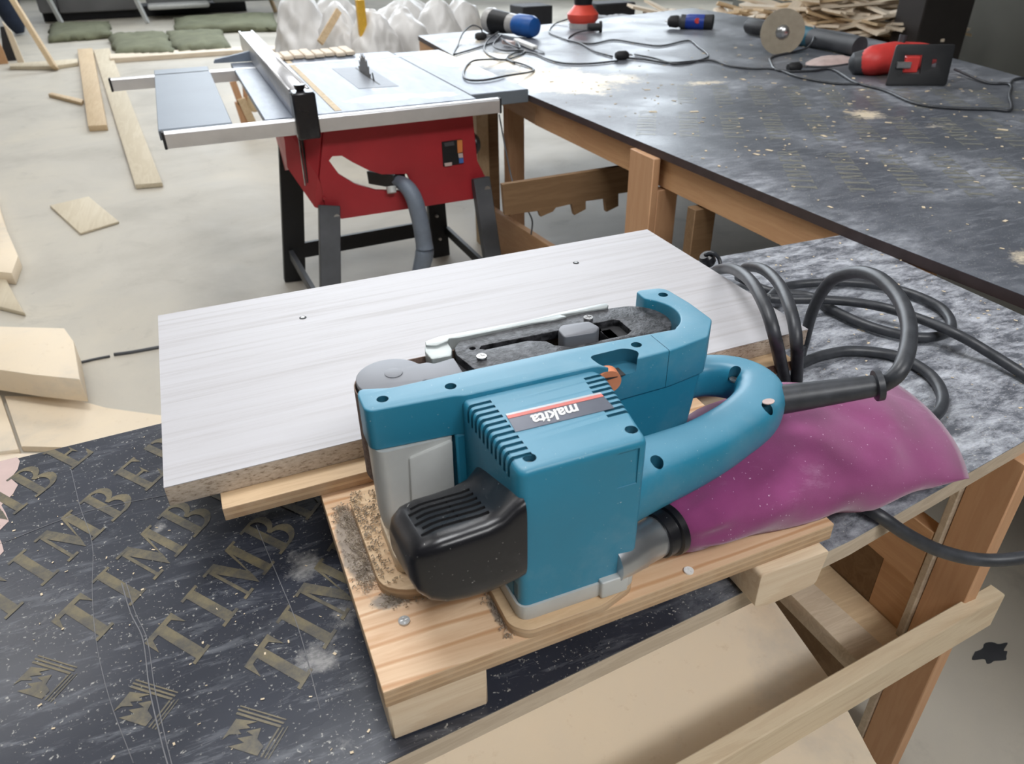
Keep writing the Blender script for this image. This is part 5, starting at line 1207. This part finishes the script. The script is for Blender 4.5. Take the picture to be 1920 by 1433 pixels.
# offcut pile
random.seed(33)
protos = []
for i in range(5):
    L, W = random.uniform(.6, 1.15), random.uniform(.10, .19)
    b = bm_hex([(-L / 2, -W / 2, 0), (L / 2, -W * random.uniform(.2, .5), 0), (L / 2, W * random.uniform(.2, .5), 0), (-L / 2, W / 2, 0)], [(-L / 2, -W / 2, .022), (L / 2, -W * .3, .022), (L / 2, W * .3, .022), (-L / 2, W / 2, .022)])
    protos.append(mobj('timber_offcut', b, M['scrap_b' if i == 2 else 'scrap_a'], None))
made = 0
while made < 230:
    x_ = random.uniform(3.95, 6.75); y = random.uniform(5.1, 6.5)
    env = min(1, (x_ - 3.0) / 0.9) * (0.78 + 0.22 * math.sin(x_ * 2.3)) * (1 - max(0, (y - 6.0)) * .5)
    h = 0.16 + 0.56 * env * (0.45 + 0.55 * min(1, (y - 4.9) / 0.7))
    o = protos[made % 5] if made < 5 else protos[made % 5].copy()
    if made >= 5: COL.objects.link(o)
    o.location = (x_, y, h * random.uniform(.80, 1.05)); o.rotation_euler = (random.uniform(-.22, .22), random.uniform(-.28, .28), random.gauss(0.0, 0.75))
    tag(o, 'pale thin timber offcut in the heap behind the big table', 'offcut', 'timber offcuts heaped behind the big table'); made += 1
mound('offcut_heap', [(3.8, 5.0), (5.2, 4.95), (6.7, 5.1), (6.8, 6.3), (5.4, 6.7), (4.0, 6.5)], 0, 0.52, M['scrap_b'], 'packed mass of small offcuts filling the heap', 10, 'offcuts')
# far middle things
tag(box('black_case', 3.75, 4.15, 8.6, 9.0, 0, 0.5, M['dark'], None, 0.01), 'black case on the floor left behind the router', 'case')
sack(4.6, 8.0, 0.8, 0.4, 0.45, 9, 'grey plastic sheeting rumpled behind the router', 'bundle')
tag(box('brown_box', 5.6, 6.0, 8.6, 8.9, 0, 0.35, M['brown'], None, 0.01), 'low brown box beyond the drill', 'box')
tag(box('black_case', 4.9, 5.5, 8.9, 9.3, 0, 0.45, M['dark'], None, 0.02), 'dark case on the floor beyond the drill', 'case')
tag(box('black_case', 3.3, 3.7, 9.8, 10.1, 0, 0.12, M['dark'], None, 0.01), 'flat dark case at the top edge between sacks and router', 'case')
# floor stain is part of the floor
q = PZ(1860, 1225, 0); s_ = [(q.x + 0.045 * math.cos(a) * (1 + .18 * math.sin(7 * a) + .2 * math.sin(3 * a)), q.y + 0.022 * math.sin(a) * (1 + .2 * math.cos(5 * a)), 0) for a in [i * .131 for i in range(48)]]
slab('stain', [(p[0], p[1]) for p in s_], 0.0002, 0.0008, M['leg_grey'], floor)
# ceiling lamps (their light sits at the top of the script)
for x, y, lx, ly, lb in ((-0.3, 1.3, 1.6, 0.9, 'ceiling lamp above the workbench'), (1.2, 5.5, 3.0, 1.0, 'ceiling lamp above the big table'), (-3.0, 4.0, 3.0, 1.0, 'ceiling lamp above the left floor'), (0.6, -2.6, 3.0, 1.0, 'ceiling lamp behind the workbench'), (-1.0, 10.5, 4.0, 1.5, 'ceiling lamp at the back of the hall')):
    e_ = empty('ceiling_lamp', (x, y, 4.42), 'flat white ' + lb, 'lamp')
    box('housing', x - lx / 2, x + lx / 2, y - ly / 2, y + ly / 2, 4.47, 4.55, M['white'], e_)
    box('diffuser', x - lx / 2 + .02, x + lx / 2 - .02, y - ly / 2 + .02, y + ly / 2 - .02, 4.45, 4.47, M['lamp'], e_)
    for s_ in (-1, 1): cyl('hanger', (x + s_ * lx * .4, y, 4.55), (x + s_ * lx * .4, y, 5.0), 0.01, M['steel'], e_, seg=8)
